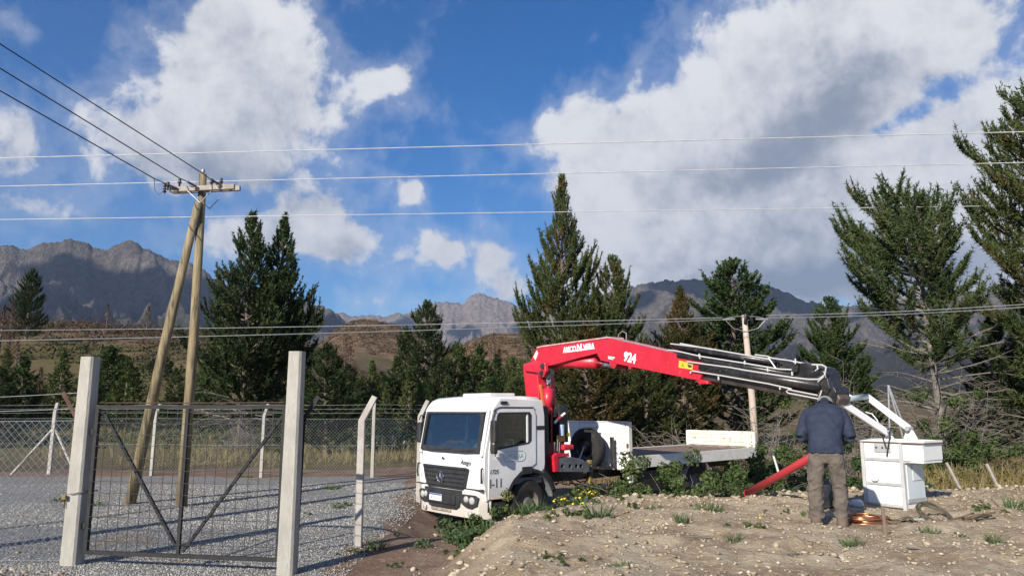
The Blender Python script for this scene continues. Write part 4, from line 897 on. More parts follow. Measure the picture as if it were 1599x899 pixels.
# ---------------- crane above the cab, in the vertical plane of the boom (world axes)
O3 = TM @ Vector((2.42, 0, 0)); tip = Y(1312, 627, 10.75); U = Vector((tip.x - O3.x, tip.y - O3.y, 0)).normalized(); Nn = Vector((U.y, -U.x, 0))
if Nn.dot(Vector((0, -1, 0))) < 0: Nn = -Nn
def bp(px, py, w=0.):
    return onplane(px, py, O3 + Nn * w, Nn)
def bl(p): return TMI @ p
BFR = lambda w: TMI @ frame(O3 + Nn * w - Vector((0, 0, O3.z)), U, (0, 0, 1))
SG = 1 if U.cross(Vector((0, 0, 1))).dot(Nn) > 0 else -1
def bplate(px, w0, w1):
    """outline in pixels on the near face w1, extruded back to w0 (metres along the plane normal)"""
    P = []
    for x, y in px: q = bp(x, y, w1) - (O3 + Nn * w1 - Vector((0, 0, O3.z))); P.append((q.dot(U), q.z))
    return MB().prism(P, (w1 - w0) * SG, BFR(w0)) if SG > 0 else MB().prism(P, (w1 - w0), BFR(w1))
def btube(pts, r, w, seg=10): return MB().tube([bl(bp(x, y, w)) for x, y in pts], r, seg)
C = lambda name, mb, m, parent=None, **k: P_(name, mb, m, parent, **k)
C('crane_column', bplate([(816, 572), (818, 567), (834, 565), (839, 575), (842, 642), (824, 642), (821, 620)], -.26, .22), red_paint, bevel=.02)
C('column_web', bplate([(833, 575), (838, 580), (850, 640), (850, 646), (840, 646), (838, 630)], -.16, .16), red_dark, bevel=.01)
C('column_stay', bplate([(841, 600), (844, 600), (850, 640), (847, 640)], .16, .2), mat('orange_worn_edge', (.5, .12, .03), rough=.6))
C('crane_mast', MB().tube([bl(bp(838, 700, 0)), bl(bp(838, 640, 0))], .24, 18), black_oily, bevel=.01)
C('lift_cylinder', MB().tube([bl(bp(855, 642, .03)), bl(bp(856, 606, .03))], .12, 16), red_paint, smooth=True)
C('cylinder_rod', MB().tube([bl(bp(856, 610, .03)), bl(bp(857, 582, .03))], .058, 12), chrome, smooth=True)
C('rod_eye', MB().tube([bl(bp(858, 583, -.14)), bl(bp(858, 583, .16))], .12, 14), black_oily, bevel=.01)
C('column_lug', bplate([(816, 570), (833, 563), (850, 566), (852, 579), (848, 589), (841, 587), (838, 582), (818, 579)], .2, .3), red_paint, bevel=.02)
for (px, py) in ((847, 571), (845, 582)): C('pin', MB().tube([bl(bp(px, py, -.3)), bl(bp(px, py, .34))], .06, 14), black_oily, bevel=.008)
C('black_hose', MB().tube([bl(bp(x, y, .1)) for x, y in ((824, 568), (823, 552), (827, 543), (838, 540))], .018, 6), black_plastic)
boom = C('boom', bplate([(829, 562), (838, 543), (846, 541), (948, 527), (1043, 549), (1094, 561), (1102, 572), (1098, 581), (1092, 594), (938, 562.5), (932, 551), (876, 566), (851, 572), (848, 580), (838, 580)], -.19, .19), red_paint, bevel=.018)
C('boom_top_plate', bplate([(838, 541.5), (846, 539.5), (948, 525.5), (949, 527.5), (846, 541.5), (838, 543.5)], -.21, .21), mat('worn_pink_edge', (.55, .22, .22), (.62, .45, .42), 12, .5), boom)
C('boom_cylinder', MB().tube([bl(bp(x, y, 0)) for x, y in ((866, 570), (880, 566), (933, 566))], [.05, .115, .13], 18), red_paint, smooth=True)
C('cylinder_rod', MB().tube([bl(bp(933, 566, 0)), bl(bp(962, 571, 0))], .06, 12), chrome, smooth=True)
C('boom_lug', bplate([(950, 564), (964, 566), (961, 573), (958, 576), (954, 573)], -.1, .19), red_paint, bevel=.01); C('boom_lug', bplate([(981, 571), (986, 572), (985, 576), (982, 576)], -.1, .19), red_paint)
C('boom_end_lug', bplate([(1088, 591), (1103, 594), (1105, 599), (1090, 599)], -.12, .18), red_paint, bevel=.01)
for k, (dy, r) in enumerate(((0, .018), (2.6, .014))): C('hydraulic_pipe', btube([(946, 526 + dy), (1000, 537.5 + dy), (1045, 548.5 + dy)], r, .12 - .1 * k, 6), pipe_metal if k == 0 else black_plastic)
C('hose_loop', MB().tube([bl(bp(x, y, 0)) for x, y in ((964, 533), (966, 522), (972, 517), (978, 520), (978, 530))], .01, 5), pipe_metal)
def btext(body, px, py, ang, size, m, sx=1., bold=0., nm='lettering'):
    p = bl(bp(px, py, .192)); u3 = (U * cos(R(ang)) + Vector((0, 0, sin(R(ang))))); v3 = Nn.cross(u3) if Nn.cross(u3).z > 0 else u3.cross(Nn)
    M = TMI.to_3x3() @ Matrix((u3, v3, Nn)).transposed(); M = M.to_4x4(); M.translation = p; return text(nm, body, size, M, m, boom, .004, .0, sx, bold)
# slope of the two boom pieces in their own plane
def slope(a, b): d = bp(*b, .19) - bp(*a, .19); return math.degrees(atan2(d.z, d.dot(U)))
s1_ = slope((850, 541), (946, 527)); s2_ = slope((950, 528), (1043, 549))
btext('AMCO', 889.5, 545.6, s1_, .17, text_white, .93, .006); btext('VEBA', 919.5, 541.4, s1_, .17, text_white, .93, .006); btext('N', 904.8, 543.2, s1_, .21, text_white, 1.1, .008)
a_ = bl(bp(882, 549.6, .193)); b_ = bl(bp(927, 543.4, .193)); C('underline', MB().bar(a_, b_, .01, .03, (0, 0, 1)), text_white, boom)
btext('924', 983.5, 558.8, s2_, .25, text_white, .95, .01)
for dy in (0, 2.4): C('small_print', MB().bar(bl(bp(950, 556.6 + dy, .193)), bl(bp(960 - dy, 558.3 + dy, .193)), .01, .02), text_white, boom)
dm = bplate([(833, 557), (838, 547), (840, 552), (836, 562)], .19, .197); C('white_diamond', dm, text_white, boom)
C('warning_label', bplate([(1060.5, 562.5), (1082, 568), (1081, 577), (1059.5, 573.5)], .19, .196), yellow_mat, boom)
C('warning_triangle', bplate([(1066, 566), (1069.5, 572.5), (1063, 571.5)], .196, .199), mat('label_olive', (.35, .28, .03), rough=.6), boom); C('warning_print', bplate([(1073, 568.5), (1080, 570), (1080, 573.5), (1075, 573.5)], .196, .199), ink, boom)
# telescoped black sections stacked on the end of the red boom
def sec(a, b, hgt0, hgt1, w0, w1, nm='boom_section', m=black_oily):
    return C(nm, bplate([a, b, (b[0] + .5, b[1] + hgt1), (a[0] + .5, a[1] + hgt0)], w0, w1), m, bevel=.012)
brown_steel = mat('brown_black_steel', (.035, .025, .022), (.06, .045, .04), 4, .35, .001, 30)
sec((1092, 581), (1283, 614), 11, 14, -.17, .13, m=brown_steel)
sec((1084, 570), (1285, 601), 10, 13, -.14, .17)
sec((1050, 549), (1238, 579), 12, 14, -.10, .13)
sec((1060, 540), (1214, 562), 8, 12, -.24, .0)
sec((1072, 541), (1245, 569), 13, 16, -.16, -.05, m=brown_steel)
C('extension_cylinder', btube([(1095, 573.5), (1282, 603)], .07, .2, 12), black_oily, smooth=True)
C('extension_cylinder', btube([(1060, 555), (1236, 585)], .055, .16, 12), black_oily, smooth=True)
C('extension_cylinder', btube([(1055, 541), (1210, 566)], .05, .06, 12), black_oily, smooth=True)
C('section_head', bplate([(1232, 570), (1253, 566), (1284, 574), (1291, 590), (1288, 606), (1262, 603), (1234, 594)], -.22, .12), black_oily, bevel=.02)
C('section_head', bplate([(1222, 562), (1246, 567), (1244, 582), (1220, 578)], -.05, .19), black_oily, bevel=.02)
C('section_head', bplate([(1278, 592), (1292, 590), (1296, 606), (1290, 617), (1276, 616)], -.1, .2), black_oily, bevel=.015)
C('boom_tip', bplate([(1279, 611), (1306, 613), (1312, 622), (1308, 632), (1280, 630)], -.12, .14), mat('brown_grease_steel', (.06, .04, .035), (.12, .09, .08), 8, .5), bevel=.02)
C('boom_tip_collar', bplate([(1290, 610), (1301, 603), (1306, 612), (1303, 633), (1291, 632)], -.15, .17), black_oily, bevel=.012)
C('tip_hook', MB().tube([bl(bp(x, y, .05)) for x, y in ((1299, 632), (1301, 640), (1299, 646), (1302, 652))], .022, 7), black_oily)
PIPES = [[(1047, 536.5), (1100, 543), (1203, 561)], [(1062, 536), (1112, 545.5)], [(1043, 546.5), (1053, 547), (1093, 556), (1160, 566.5), (1216, 576), (1236, 577)], [(1073, 564.5), (1140, 573.5), (1165, 578), (1236, 589), (1262, 592), (1278, 592), (1288, 585), (1290, 573), (1284, 569.5), (1268, 569)],
         [(1079, 583), (1077.5, 581), (1081, 579), (1125, 586), (1200, 599), (1236, 607)], [(1179, 553.5), (1198, 556), (1206, 559), (1234, 563), (1256, 567)], [(1200, 558.5), (1211, 574), (1213, 576)], [(1276, 569), (1277, 576), (1273, 578.5)],
         [(1277, 617), (1231, 608), (1228, 611), (1231, 613.5), (1278, 622.5), (1281, 616), (1283, 609)], [(1242, 559.5), (1242, 568)], [(1239, 565), (1246, 565)], [(1240, 592), (1256, 595), (1275, 598), (1286, 588)]]
for k, pl in enumerate(PIPES): C('hydraulic_pipe', btube(pl, .0125 if k < 5 else .011, .225 if k not in (0, 1, 5) else .09, 6), mat('pale_pipe', (.62, .62, .60), rough=.4, metal=.2))
for (px, py) in ((1092, 552), (1093, 554), (1112, 571), (1122, 587), (1163, 563), (1199, 574), (1253, 593), (1237, 580), (1218, 602)): C('pipe_clamp', MB().bar(bl(bp(px, py, .215)), bl(bp(px + .5, py + 6, .215)), .025, .02, (0, 1, 0)), mat('pale_pipe', (.6, .6, .6)))
# ------------------------------------------------------------ basket
zB = hz(*G(1418, 797, .62).xy) ; B_ = G(1417, 797, zB)
fu = Vector((cos(R(55)), -sin(R(55)), 0)); fw = .62; sv = Vector((-fu.y, fu.x, 0)); dp = .56
bk = thing('work_basket', 'white fibreglass work basket standing on the stones, hung from the end of the crane boom', 'work basket', B_); bk.matrix_world = Matrix.Translation(B_) @ Matrix((fu, sv, Vector((0, 0, 1)))).transposed().to_4x4()
bpy.context.view_layer.update(); BM_ = Matrix.Translation(B_) @ Matrix((fu, sv, Vector((0, 0, 1)))).transposed().to_4x4(); BI = BM_.inverted()
def kl(px, py, yv=0.): return BI @ onplane(px, py, BM_ @ Vector((0, yv, 0)), sv)
Hb = kl(1417, 689).z; D_ = min(dp, .75)
K = lambda name, mb, m, parent=None, **k: mb.build(name, m, parent or bk, **k)
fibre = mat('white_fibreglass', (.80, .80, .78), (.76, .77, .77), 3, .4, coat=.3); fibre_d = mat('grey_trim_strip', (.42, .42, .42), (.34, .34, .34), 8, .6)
zs = [0.03, Hb * .34, Hb * .70, Hb - .01]
shell = K('shell', MB().box(-fw, 0, 0, D_, .02, .06).box(-fw, 0, .0, .03, .06, Hb - .03).box(-fw, 0, D_ - .03, D_, .06, Hb - .03).box(-fw, -fw + .03, .031, D_ - .031, .06, Hb - .03).box(-.03, 0, .031, D_ - .031, .06, Hb - .03), fibre)
for a, b in zip(zs[:-1], zs[1:]):
    K('front_panel', MB().box(-fw + .045, -.045, -.014, -.001, a + .035, b - .012), fibre, bevel=.01)
    K('front_strip', MB().box(-fw + .03, -.03, -.02, -.001, a + .0, a + .028), fibre_d, bevel=.003)
for x in (-fw + .018, -.018): K('corner_strip', MB().box(x - .025, x + .025, -.03, .02, .0, Hb - .01), mat('aluminium_angle', (.5, .5, .49), (.42, .42, .42), 5, .5), bevel=.004)
K('side_panel', MB().box(.001, .014, .05, D_ - .03, .12, Hb * .72), mat('shade_tinted_white', (.62, .68, .70), (.56, .63, .66), 4, .45), bevel=.008)  # bluish shade of this side face is put into the panel colour
K('side_strip', MB().box(.001, .02, .02, D_, .10, .16), fibre_d, bevel=.003); K('side_hatch', MB().box(.0145, .024, D_ * .35, D_ * .85, Hb * .42, Hb * .66), mat('shade_tinted_white', (.6, .68, .7)), bevel=.005)  # hatch carries the same painted-in bluish shade
rim = rrect(-fw - .05, .32, -.03, D_ + .02, .05); rin = rrect(-fw + .05, -.05, .07, D_ - .06, .05); tray = rrect(.02, .27, .06, D_ - .06, .05)
K('rim', MB().prism(rim, .03, frame((0, 0, Hb - .015), (1, 0, 0), (0, 1, 0)), [rin, tray]), fibre, bevel=.006)
K('rim_edge', MB().prism(rrect(-fw - .058, .328, -.038, D_ + .028, .055), .012, frame((0, 0, Hb - .028), (1, 0, 0), (0, 1, 0)), [rin, tray]), mat('brown_worn_edge', (.16, .10, .07), rough=.8))
K('side_tray', MB().prism([(.005, Hb - .03), (.30, Hb - .03), (.28, Hb - .26), (.005, Hb - .30)], .02, frame((0, D_ - .02, 0), (1, 0, 0), (0, 0, 1))).prism([(.005, Hb - .03), (.30, Hb - .03), (.27, Hb - .26), (.005, Hb - .31)], .02, frame((0, .02, 0), (1, 0, 0), (0, 0, 1))).box(.28, .30, 0.0, D_ - .02, Hb - .26, Hb - .03).box(.0, .29, 0, D_ - .02, Hb - .30, Hb - .27), fibre)
K('strap_plate', MB().box(-fw * .66, -fw * .26, -.03, -.0145, Hb - .17, Hb - .045), mat('grey_metal_plate', (.30, .31, .31), (.4, .4, .4), 9, .5), bevel=.004)
for i in range(3): K('bolt', MB().lathe([(0, .01), (.014, .008), (.014, 0)], frame((-fw * (.6 - .15 * i), -.03, Hb - .1), (1, 0, 0), (0, 0, 1)), 8), black_oily)
c_ = kl(1368, 741); hp_ = [(.055 * cos(t), .05 * sin(t) - .03) for t in np.linspace(pi, 2 * pi, 10)] + [(.055, .09), (-.055, .09)]
K('front_pocket', MB().prism([(x * 1.25, y * 1.1) for x, y in hp_], .035, frame((c_.x, -.0145, c_.z), (1, 0, 0), (0, 0, 1))), fibre, bevel=.012)
# arms from the boom pin down to the basket
def arm(name, pts, yv, w, t, m=white_plain):
    p = [kl(x, y, yv) for x, y in pts]; return K(name, MB().bar(p[0], p[1], t, w, (0, 0, 1)), m, bevel=.012)
pinL = BI @ tip
ya = .02; e0 = kl(1388, 677, ya); K('arm', MB().bar(pinL, e0, .05, .105), white_plain, bevel=.012)
yb_ = D_ - .06; f0 = kl(1354, 619, yb_ + .12); f1 = kl(1420, 669, yb_); K('arm', MB().bar(f0, f1, .05, .10), white_plain, bevel=.012)
K('arm_hinge', MB().prism([(-.11, 0), (.11, 0), (.05, .13), (0, .16), (-.06, .12)], .03, frame((f1.x, f1.y + .03, Hb + .01), (1, 0, 0), (0, 0, 1))), white_plain, bevel=.008)
K('arm_hinge', MB().prism([(-.10, 0), (.09, 0), (.04, .06), (0, .08), (-.05, .06)], .03, frame((e0.x, e0.y + .03, Hb + .01), (1, 0, 0), (0, 0, 1))), white_plain, bevel=.006)
K('cross_tube', MB().tube([pinL + Vector((.02, .05, .03)), f0], .045, 12), mat('grey_blue_tube', (.42, .50, .52), rough=.45), smooth=True)
for p, w_ in ((pinL, 1), (f1, 0), (e0, 0)): K('pin', MB().tube([p + Vector((0, -.08, 0)), p + Vector((0, .06, 0))], .035, 12), mat('pin_grey', (.35, .34, .33), rough=.5), bevel=.004)
K('control_cable', MB().tube([kl(x, y, .0) for x, y in ((1352, 643), (1362, 646), (1370, 656), (1372, 662))], .008, 5), white_plain)
K('control_levers', MB().tube([kl(1326, 624, .1), kl(1325, 612, .1)], .02, 6).tube([kl(1318, 622, .1), kl(1317, 613, .1)], .018, 6).tube([kl(1330, 618, .1), kl(1322, 616, .1)], .014, 6), white_plain)
mb = MB()
for (a, b, c) in (((1379, 668), (1390, 678), (1385, 712)), ((1383, 672), (1378, 680), (1384, 700)), ((1380, 672), (1392, 668), (1388, 676))): mb.tube([kl(*a, -.03), kl(*b, -.05), kl(*c, -.035)], .012, 6)
K('black_strap', mb, black_plastic)
# ------------------------------------------------------------ person (local: y away from the camera, z up, feet at the origin)
Pg = G(1297, 815, .63); Pg.z = hz(Pg.x, Pg.y) + .015
man = thing('person', 'person in a navy jacket, brown trousers and cap, seen from behind below the boom end', 'person', Pg, (0, 0, R(-27)))
def remesh(mb, name, m, vox, parent, disp=0., dscale=.1, sm=6, dec=0):
    o = mb.build(name, m, parent, recalc=True); r = o.modifiers.new('r', 'REMESH'); r.mode = 'VOXEL'; r.voxel_size = vox; r.use_smooth_shade = True
    s = o.modifiers.new('s', 'SMOOTH'); s.iterations = sm; s.factor = .6
    if disp:
        t = bpy.data.textures.new(name + '_folds', 'CLOUDS'); t.noise_scale = dscale; t.noise_depth = 2
        d = o.modifiers.new('d', 'DISPLACE'); d.texture = t; d.strength = disp; d.mid_level = .5
    return o
def loft(mb, rings, seg=20):
    """rings: (centre, rx, ry, tilt about x)"""
    V = []
    for c, rx, ry, ti in rings:
        for k in range(seg):
            a = 2 * pi * k / seg; ca, sa = cos(a), sin(a); q = .85
            x = rx * (abs(ca) ** q) * (1 if ca > 0 else -1); y = ry * (abs(sa) ** q) * (1 if sa > 0 else -1)
            V.append((c[0] + x, c[1] + y * cos(ti), c[2] + y * sin(ti)))
    n = len(rings); F = [(i * seg + k, i * seg + (k + 1) % seg, (i + 1) * seg + (k + 1) % seg, (i + 1) * seg + k) for i in range(n - 1) for k in range(seg)]
    return mb.add(V, F + [tuple(range(seg - 1, -1, -1)), tuple(range((n - 1) * seg, n * seg))])
skin_m = mat('skin', (.42, .24, .17), (.36, .2, .14), 8, .6); navy = mat('navy_jacket_cloth', (.014, .021, .045), (.021, .029, .058), 9, .85, .001, 60); khaki = mat('grey_brown_trouser_cloth', (.095, .078, .064), (.13, .108, .09), 7, .9, .001, 80)
boot = mat('brown_work_boots', (.09, .065, .048), (.14, .1, .075), 8, .85); cap_m = mat('grey_cap_cloth', (.22, .22, .22), rough=.9); navy_d = mat('dark_navy_cap', (.015, .018, .03), rough=.9)
FL, FR = Vector((-.155, -.03, 0)), Vector((.135, .03, 0))
hip = Vector((0, .0, .86))
# body under the clothes: one continuous surface
mb = MB()
for f, s in ((FL, -1), (FR, 1)):
    loft(mb, [((f.x, f.y + .02, .05), .04, .05, 0), ((f.x, f.y + .01, .1), .038, .045, 0), ((f.x * .95, f.y + .01, .3), .05, .055, 0), ((f.x * .85, f.y + .03, .46), .052, .056, 0), ((s * .10, .0, .7), .075, .085, 0), ((s * .08, 0, .86), .085, .1, 0)], 12)
    loft(mb, [((f.x, f.y - .05, .03), .035, .05, 0), ((f.x, f.y + .03, .05), .04, .09, 0), ((f.x + s * .01, f.y + .15, .03), .04, .05, 0)], 12)
loft(mb, [((0, 0, .8), .15, .1, 0), ((0, -.01, .95), .14, .095, -.1), ((0, .05, 1.1), .135, .09, -.4), ((0, .14, 1.28), .165, .1, -.6), ((0, .22, 1.38), .16, .085, -.8), ((0, .27, 1.42), .07, .06, -.9)], 16)
loft(mb, [((0, .26, 1.40), .05, .05, -1.), ((0, .32, 1.44), .05, .05, -1.1)], 12)
HC = Vector((0, .385, 1.445))
V0, F0 = None, None
bm = bmesh.new(); bmesh.ops.create_icosphere(bm, subdivisions=3, radius=1); V0 = [v.co.copy() for v in bm.verts]; F0 = [[v.index for v in f.verts] for f in bm.faces]; bm.free()
def head_pt(v):
    x, y, z = v.x * .078, v.y * .098, v.z * .115
    if z < -.02: x *= .88; y *= .92
    if v.y > .8 and abs(v.x) < .25 and -.35 < v.z < .15: y += .022
    M = Matrix.Rotation(R(-58), 4, 'X'); return HC + M @ Vector((x, y, z))
mb.add([head_pt(v) for v in V0], F0)
for s in (-1, 1): mb.tube([HC + Vector((s * .072, -.0, .0)), HC + Vector((s * .092, -.01, .01))], [.028, .022], 8)
E_ = {}
for s in (-1, 1):
    sh = Vector((s * .185, .2, 1.34)); el = Vector((s * .285, .12, 1.07)); wr = Vector((s * .12, .34, .96)); E_[s] = (sh, el, wr)
    mb.tube([sh, sh.lerp(el, .5), el], [.052, .046, .038], 12); mb.tube([el, el.lerp(wr, .4), wr], [.038, .036, .025], 12)
    d = (wr - el).normalized(); sd = Vector((0, 0, 1)).cross(d).normalized() * -s; pc = wr + d * .05
    loft(mb, [((wr.x, wr.y, wr.z), .024, .018, 0)] * 1 + [((pc.x, pc.y, pc.z), .036, .03, 0)], 10)
    mb.tube([wr, wr + d * .09], [.024, .034], 10)
    for k in range(4):
        b = wr + d * .085 + sd * (.027 - .018 * k); ln = (.034, .038, .036, .028)[k]; p1 = b + d * ln; p2 = p1 + (d * .55 + Vector((0, 0, -.8))) * ln * .8; p3 = p2 + (d * -.2 + Vector((0, 0, -1))) * ln * .6
        mb.tube([b, p1, p2, p3], [.0095, .009, .008, .007], 8)
    tb = wr + d * .03 + sd * .028; mb.tube([tb, tb + sd * .022 + d * .03, tb + sd * .02 + d * .06 + Vector((0, 0, -.015))], [.012, .011, .009], 8)
body = remesh(mb, 'body', skin_m, .0065, man, sm=3)
# trousers
mb = MB()
for f, s in ((FL, -1), (FR, 1)):
    loft(mb, [((f.x + s * .005, f.y + .02, .075), .084, .094, 0), ((f.x, f.y + .015, .12), .080, .09, 0), ((f.x - s * .005, f.y, .2), .082, .09, 0), ((f.x * .98, f.y + .01, .35), .084, .092, 0), ((f.x * .93, f.y + .02, .47), .088, .094, 0), ((f.x * .84, f.y * .7 + .01, .62), .098, .108, 0), ((s * .098, 0, .76), .112, .125, 0), ((s * .085, 0, .88), .11, .13, 0)], 20)
loft(mb, [((0, 0, .74), .13, .115, 0), ((0, -.005, .84), .19, .14, 0), ((0, -.01, .94), .185, .13, -.1), ((0, .0, 1.0), .17, .12, -.15)], 24)
for f, s in ((FL, -1), (FR, 1)):
    for z_, dx in ((.12, .0), (.26, .01), (.44, -.01), (.55, .01)):
        r_ = .088; mb.tube([Vector((f.x * .95 + r_ * cos(t), f.y + .01 + r_ * 1.08 * sin(t), z_ + .03 * sin(2 * t + z_ * 9 + s))) for t in np.linspace(0, 2 * pi, 13)], .011, 6, False)
    mb.box(f.x * .86 + s * .085 - .012, f.x * .86 + s * .085 + .012, -.06, .06, .5, .66)
tr_ = remesh(mb, 'trousers', khaki, .010, man, .034, .075, 2)
# jacket
mb = MB()
loft(mb, [((0, .0, .865), .222, .16, .0), ((0, -.01, .92), .212, .155, -.05), ((0, -.0, 1.02), .195, .148, -.2), ((0, .05, 1.14), .21, .145, -.4), ((0, .11, 1.25), .232, .14, -.55), ((0, .17, 1.34), .235, .125, -.7), ((0, .215, 1.40), .19, .10, -.85), ((0, .25, 1.43), .10, .075, -1.)], 28)
for s in (-1, 1):
    sh, el, wr = E_[s]; q = sh.lerp(el, .5)
    mb.tube([sh + Vector((-s * .05, -.0, .01)), sh, q + Vector((s * .012, -.01, 0)), el + Vector((s * .012, -.02, -.02))], [.085, .088, .078, .07], 16); mb.tube([el + Vector((s * .008, -.015, -.01)), el.lerp(wr, .5), wr], [.07, .06, .047], 14)
    for k in range(3): c = sh.lerp(el, .45 + .2 * k); mb.tube([c + Vector((.08 * cos(t), .08 * sin(t), .02 * cos(t * 2 + k))) for t in np.linspace(0, 2 * pi, 11)], .008, 5, False)
remesh(mb, 'jacket', navy, .011, man, .032, .11, 3)
mb = MB(); mb.tube([Vector((.085 * cos(t), .27 + .05 * sin(t), 1.425 + .03 * sin(t))) for t in np.linspace(0, 2 * pi, 17)], .02, 7, False); mb.build('collar', navy_d, man, True)
# cap
M = Matrix.Translation(HC + Vector((0, -.01, .02))) @ Matrix.Rotation(R(-38), 4, 'X')
mb = MB().lathe([(.098, -.015), (.1, .02), (.092, .06), (.07, .09), (.035, .105), (0, .11)], M, 22); c_ = mb.build('cap', cap_m, man, True)
MB().tube([M @ Vector((.098 * cos(t), .105 * sin(t), -.012)) for t in np.linspace(0, 2 * pi, 23)], .01, 6, False).build('cap_band', navy_d, c_, True)
MB().lathe([(0, .012), (.05, .01), (.055, 0)], Matrix.Translation(HC + Vector((0, -.085, .065))) @ Matrix.Rotation(R(60), 4, 'X'), 14).build('cap_opening', navy_d, c_)
for f, s in ((FL, -1), (FR, 1)):
    mb = MB(); loft(mb, [((f.x, f.y + .01, .13), .062, .07, 0), ((f.x, f.y - .02, .07), .066, .09, 0), ((f.x, f.y + .0, .03), .07, .13, 0), ((f.x, f.y + .0, .0), .072, .14, 0)], 18)
    loft(mb, [((f.x + s * .01, f.y + .1, .07), .045, .05, 0), ((f.x + s * .012, f.y + .13, .035), .058, .085, 0), ((f.x + s * .012, f.y + .14, .0), .06, .09, 0)], 18)
    b_ = remesh(mb, 'boot', boot, .008, man, .004, .05, 4)
    MB().prism([(f.x - .065, f.y - .12), (f.x + .065, f.y - .12), (f.x + .075 + s * .01, f.y + .15), (f.x + .03 + s * .01, f.y + .235), (f.x - .03 + s * .01, f.y + .235), (f.x - .07 + s * .01, f.y + .15)], .022, frame((0, 0, -.015), (1, 0, 0), (0, 1, 0))).build('sole', black_plastic, b_, bevel=.006)
# red pipe leaning away from the person
a = G(1167, 782, .5); a = Vector((a.x, a.y, hz(a.x, a.y) + .03)); b = Y(1268, 712, 10.9)
rp_ = thing('red_pipe', 'red painted pipe slanting down to the stones behind the standing person', 'pipe', a); d = b - a
MB().tube([Vector((0, 0, 0)), d * .5 + Vector((0, 0, -.01)), d * 1.12], [.062, .059, .056], 16).build('tube', mat('dull_red_pipe', (.42, .03, .04), (.36, .03, .035), 4, .5, c3=(.5, .2, .2), s3=5, t3=(.66, .8)), rp_, True)
MB().tube([d * -.004, d * .012], [.068, .068], 16).build('end_collar', red_dark, rp_, True)
# coils of wire, peg, paper and scraps on the ground
def coil(name, px, py, R0, rx, n, r, m, lab, cat, h=.04, turns=2.0, ang=0.):
    p = G(px, py, .62); p.z = hz(p.x, p.y); t = thing(name, lab, cat, p, (0, 0, ang)); g = random.Random(int(px)); pts = []
    for k in range(int(n * 24)):
        a = 2 * pi * k / 24; q = k / (n * 24); R_ = R0 * (1 + .14 * sin(q * 9 + a * .13) + .07 * sin(a * 2.1)); pts.append(Vector((R_ * cos(a) * rx, R_ * sin(a), .02 + h * (.5 + .5 * sin(q * 31)) + .012 * sin(a + q * 20))))
    MB().tube(pts, r, 6).build('strand', m, t, True); return t
coil('copper_coil', 1352, 812, .2, 1.15, 11, .010, copper, 'coil of bright copper wire lying by the right boot of the person', 'wire coil', .09)
t = coil('cable_coil', 1458, 806, .2, 1.0, 5, .010, mat('dark_olive_cable', (.05, .045, .03), (.09, .08, .05), 9, .6), 'loose coil of dark cable on the ground right of the basket', 'cable coil', .07, ang=.4)
t.rotation_euler = (R(22), R(-8), .5)
coil('cable_loop', 1405, 815, .16, 1.0, 1.6, .011, mat('brown_cable', (.10, .07, .04), rough=.6), 'thin loose cable loop beside the wooden peg', 'cable', .03)
p = G(1384, 838, .62); p.z = hz(p.x, p.y); q = G(1378, 790, .62); top = Y(1378, 791, p.y + .05); t = MB().tube([(0, 0, -.06), (top - p) * .5, top - p], [.02, .022, .018], 7).build('peg', wood_grey); t.location = p; tag(t, 'short brown wooden peg stuck upright between copper coil and basket', 'peg')
t.active_material = mat('brown_peg', (.16, .11, .08), (.22, .16, .12), 9, .9)
p = G(1510, 812, .62); p.z = hz(p.x, p.y) + .02; g = random.Random(3); t = thing('cable_scraps', 'tangled brown cable ends and clamps lying right of the dark coil', 'cable', p)
for k in range(6):
    a = Vector((g.uniform(-.28, .05), g.uniform(-.1, .1), .01)); pts = [a]; 
    for j in range(4): a = a + Vector((g.uniform(.03, .12), g.uniform(-.09, .05), g.uniform(-.02, .04))); a.z = max(a.z, .0); pts.append(a)
    MB().tube(pts, .012, 6).build('strand', mat('brown_cable', (.1, .07, .04)), t, True)
p = G(1420, 812, .62); p.z = hz(p.x, p.y); mbp = MB(); g_ = 6; V = [(i * .05 - .14, j * .035 - .07, .012 + .018 * random.random()) for j in range(5) for i in range(7)]; F = [(j * 7 + i, j * 7 + i + 1, j * 7 + i + 8, j * 7 + i + 7) for j in range(4) for i in range(6)]
t = MB().add(V, F).build('cardboard', mat('pale_sheet', (.46, .44, .40), rough=.8)); t.location = p; so = t.modifiers.new('s', 'SOLIDIFY'); so.thickness = .004; tag(t, 'crumpled pale sheet on the ground in front of the basket corner', 'sheet')
p = G(1338, 792, .6); p.z = hz(p.x, p.y); t = MB().add([(v.x * .11, v.y * .07, v.z * .06 + .04) for v in V0], F0).build('plastic_bag', mat('grey_plastic_film', (.5, .52, .54), rough=.4), None, True); t.location = p; d_ = t.modifiers.new('d', 'DISPLACE'); tx = bpy.data.textures.new('crumple', 'CLOUDS'); tx.noise_scale = .04; d_.texture = tx; d_.strength = .06; tag(t, 'crumpled grey plastic bag between the person and the basket', 'bag')
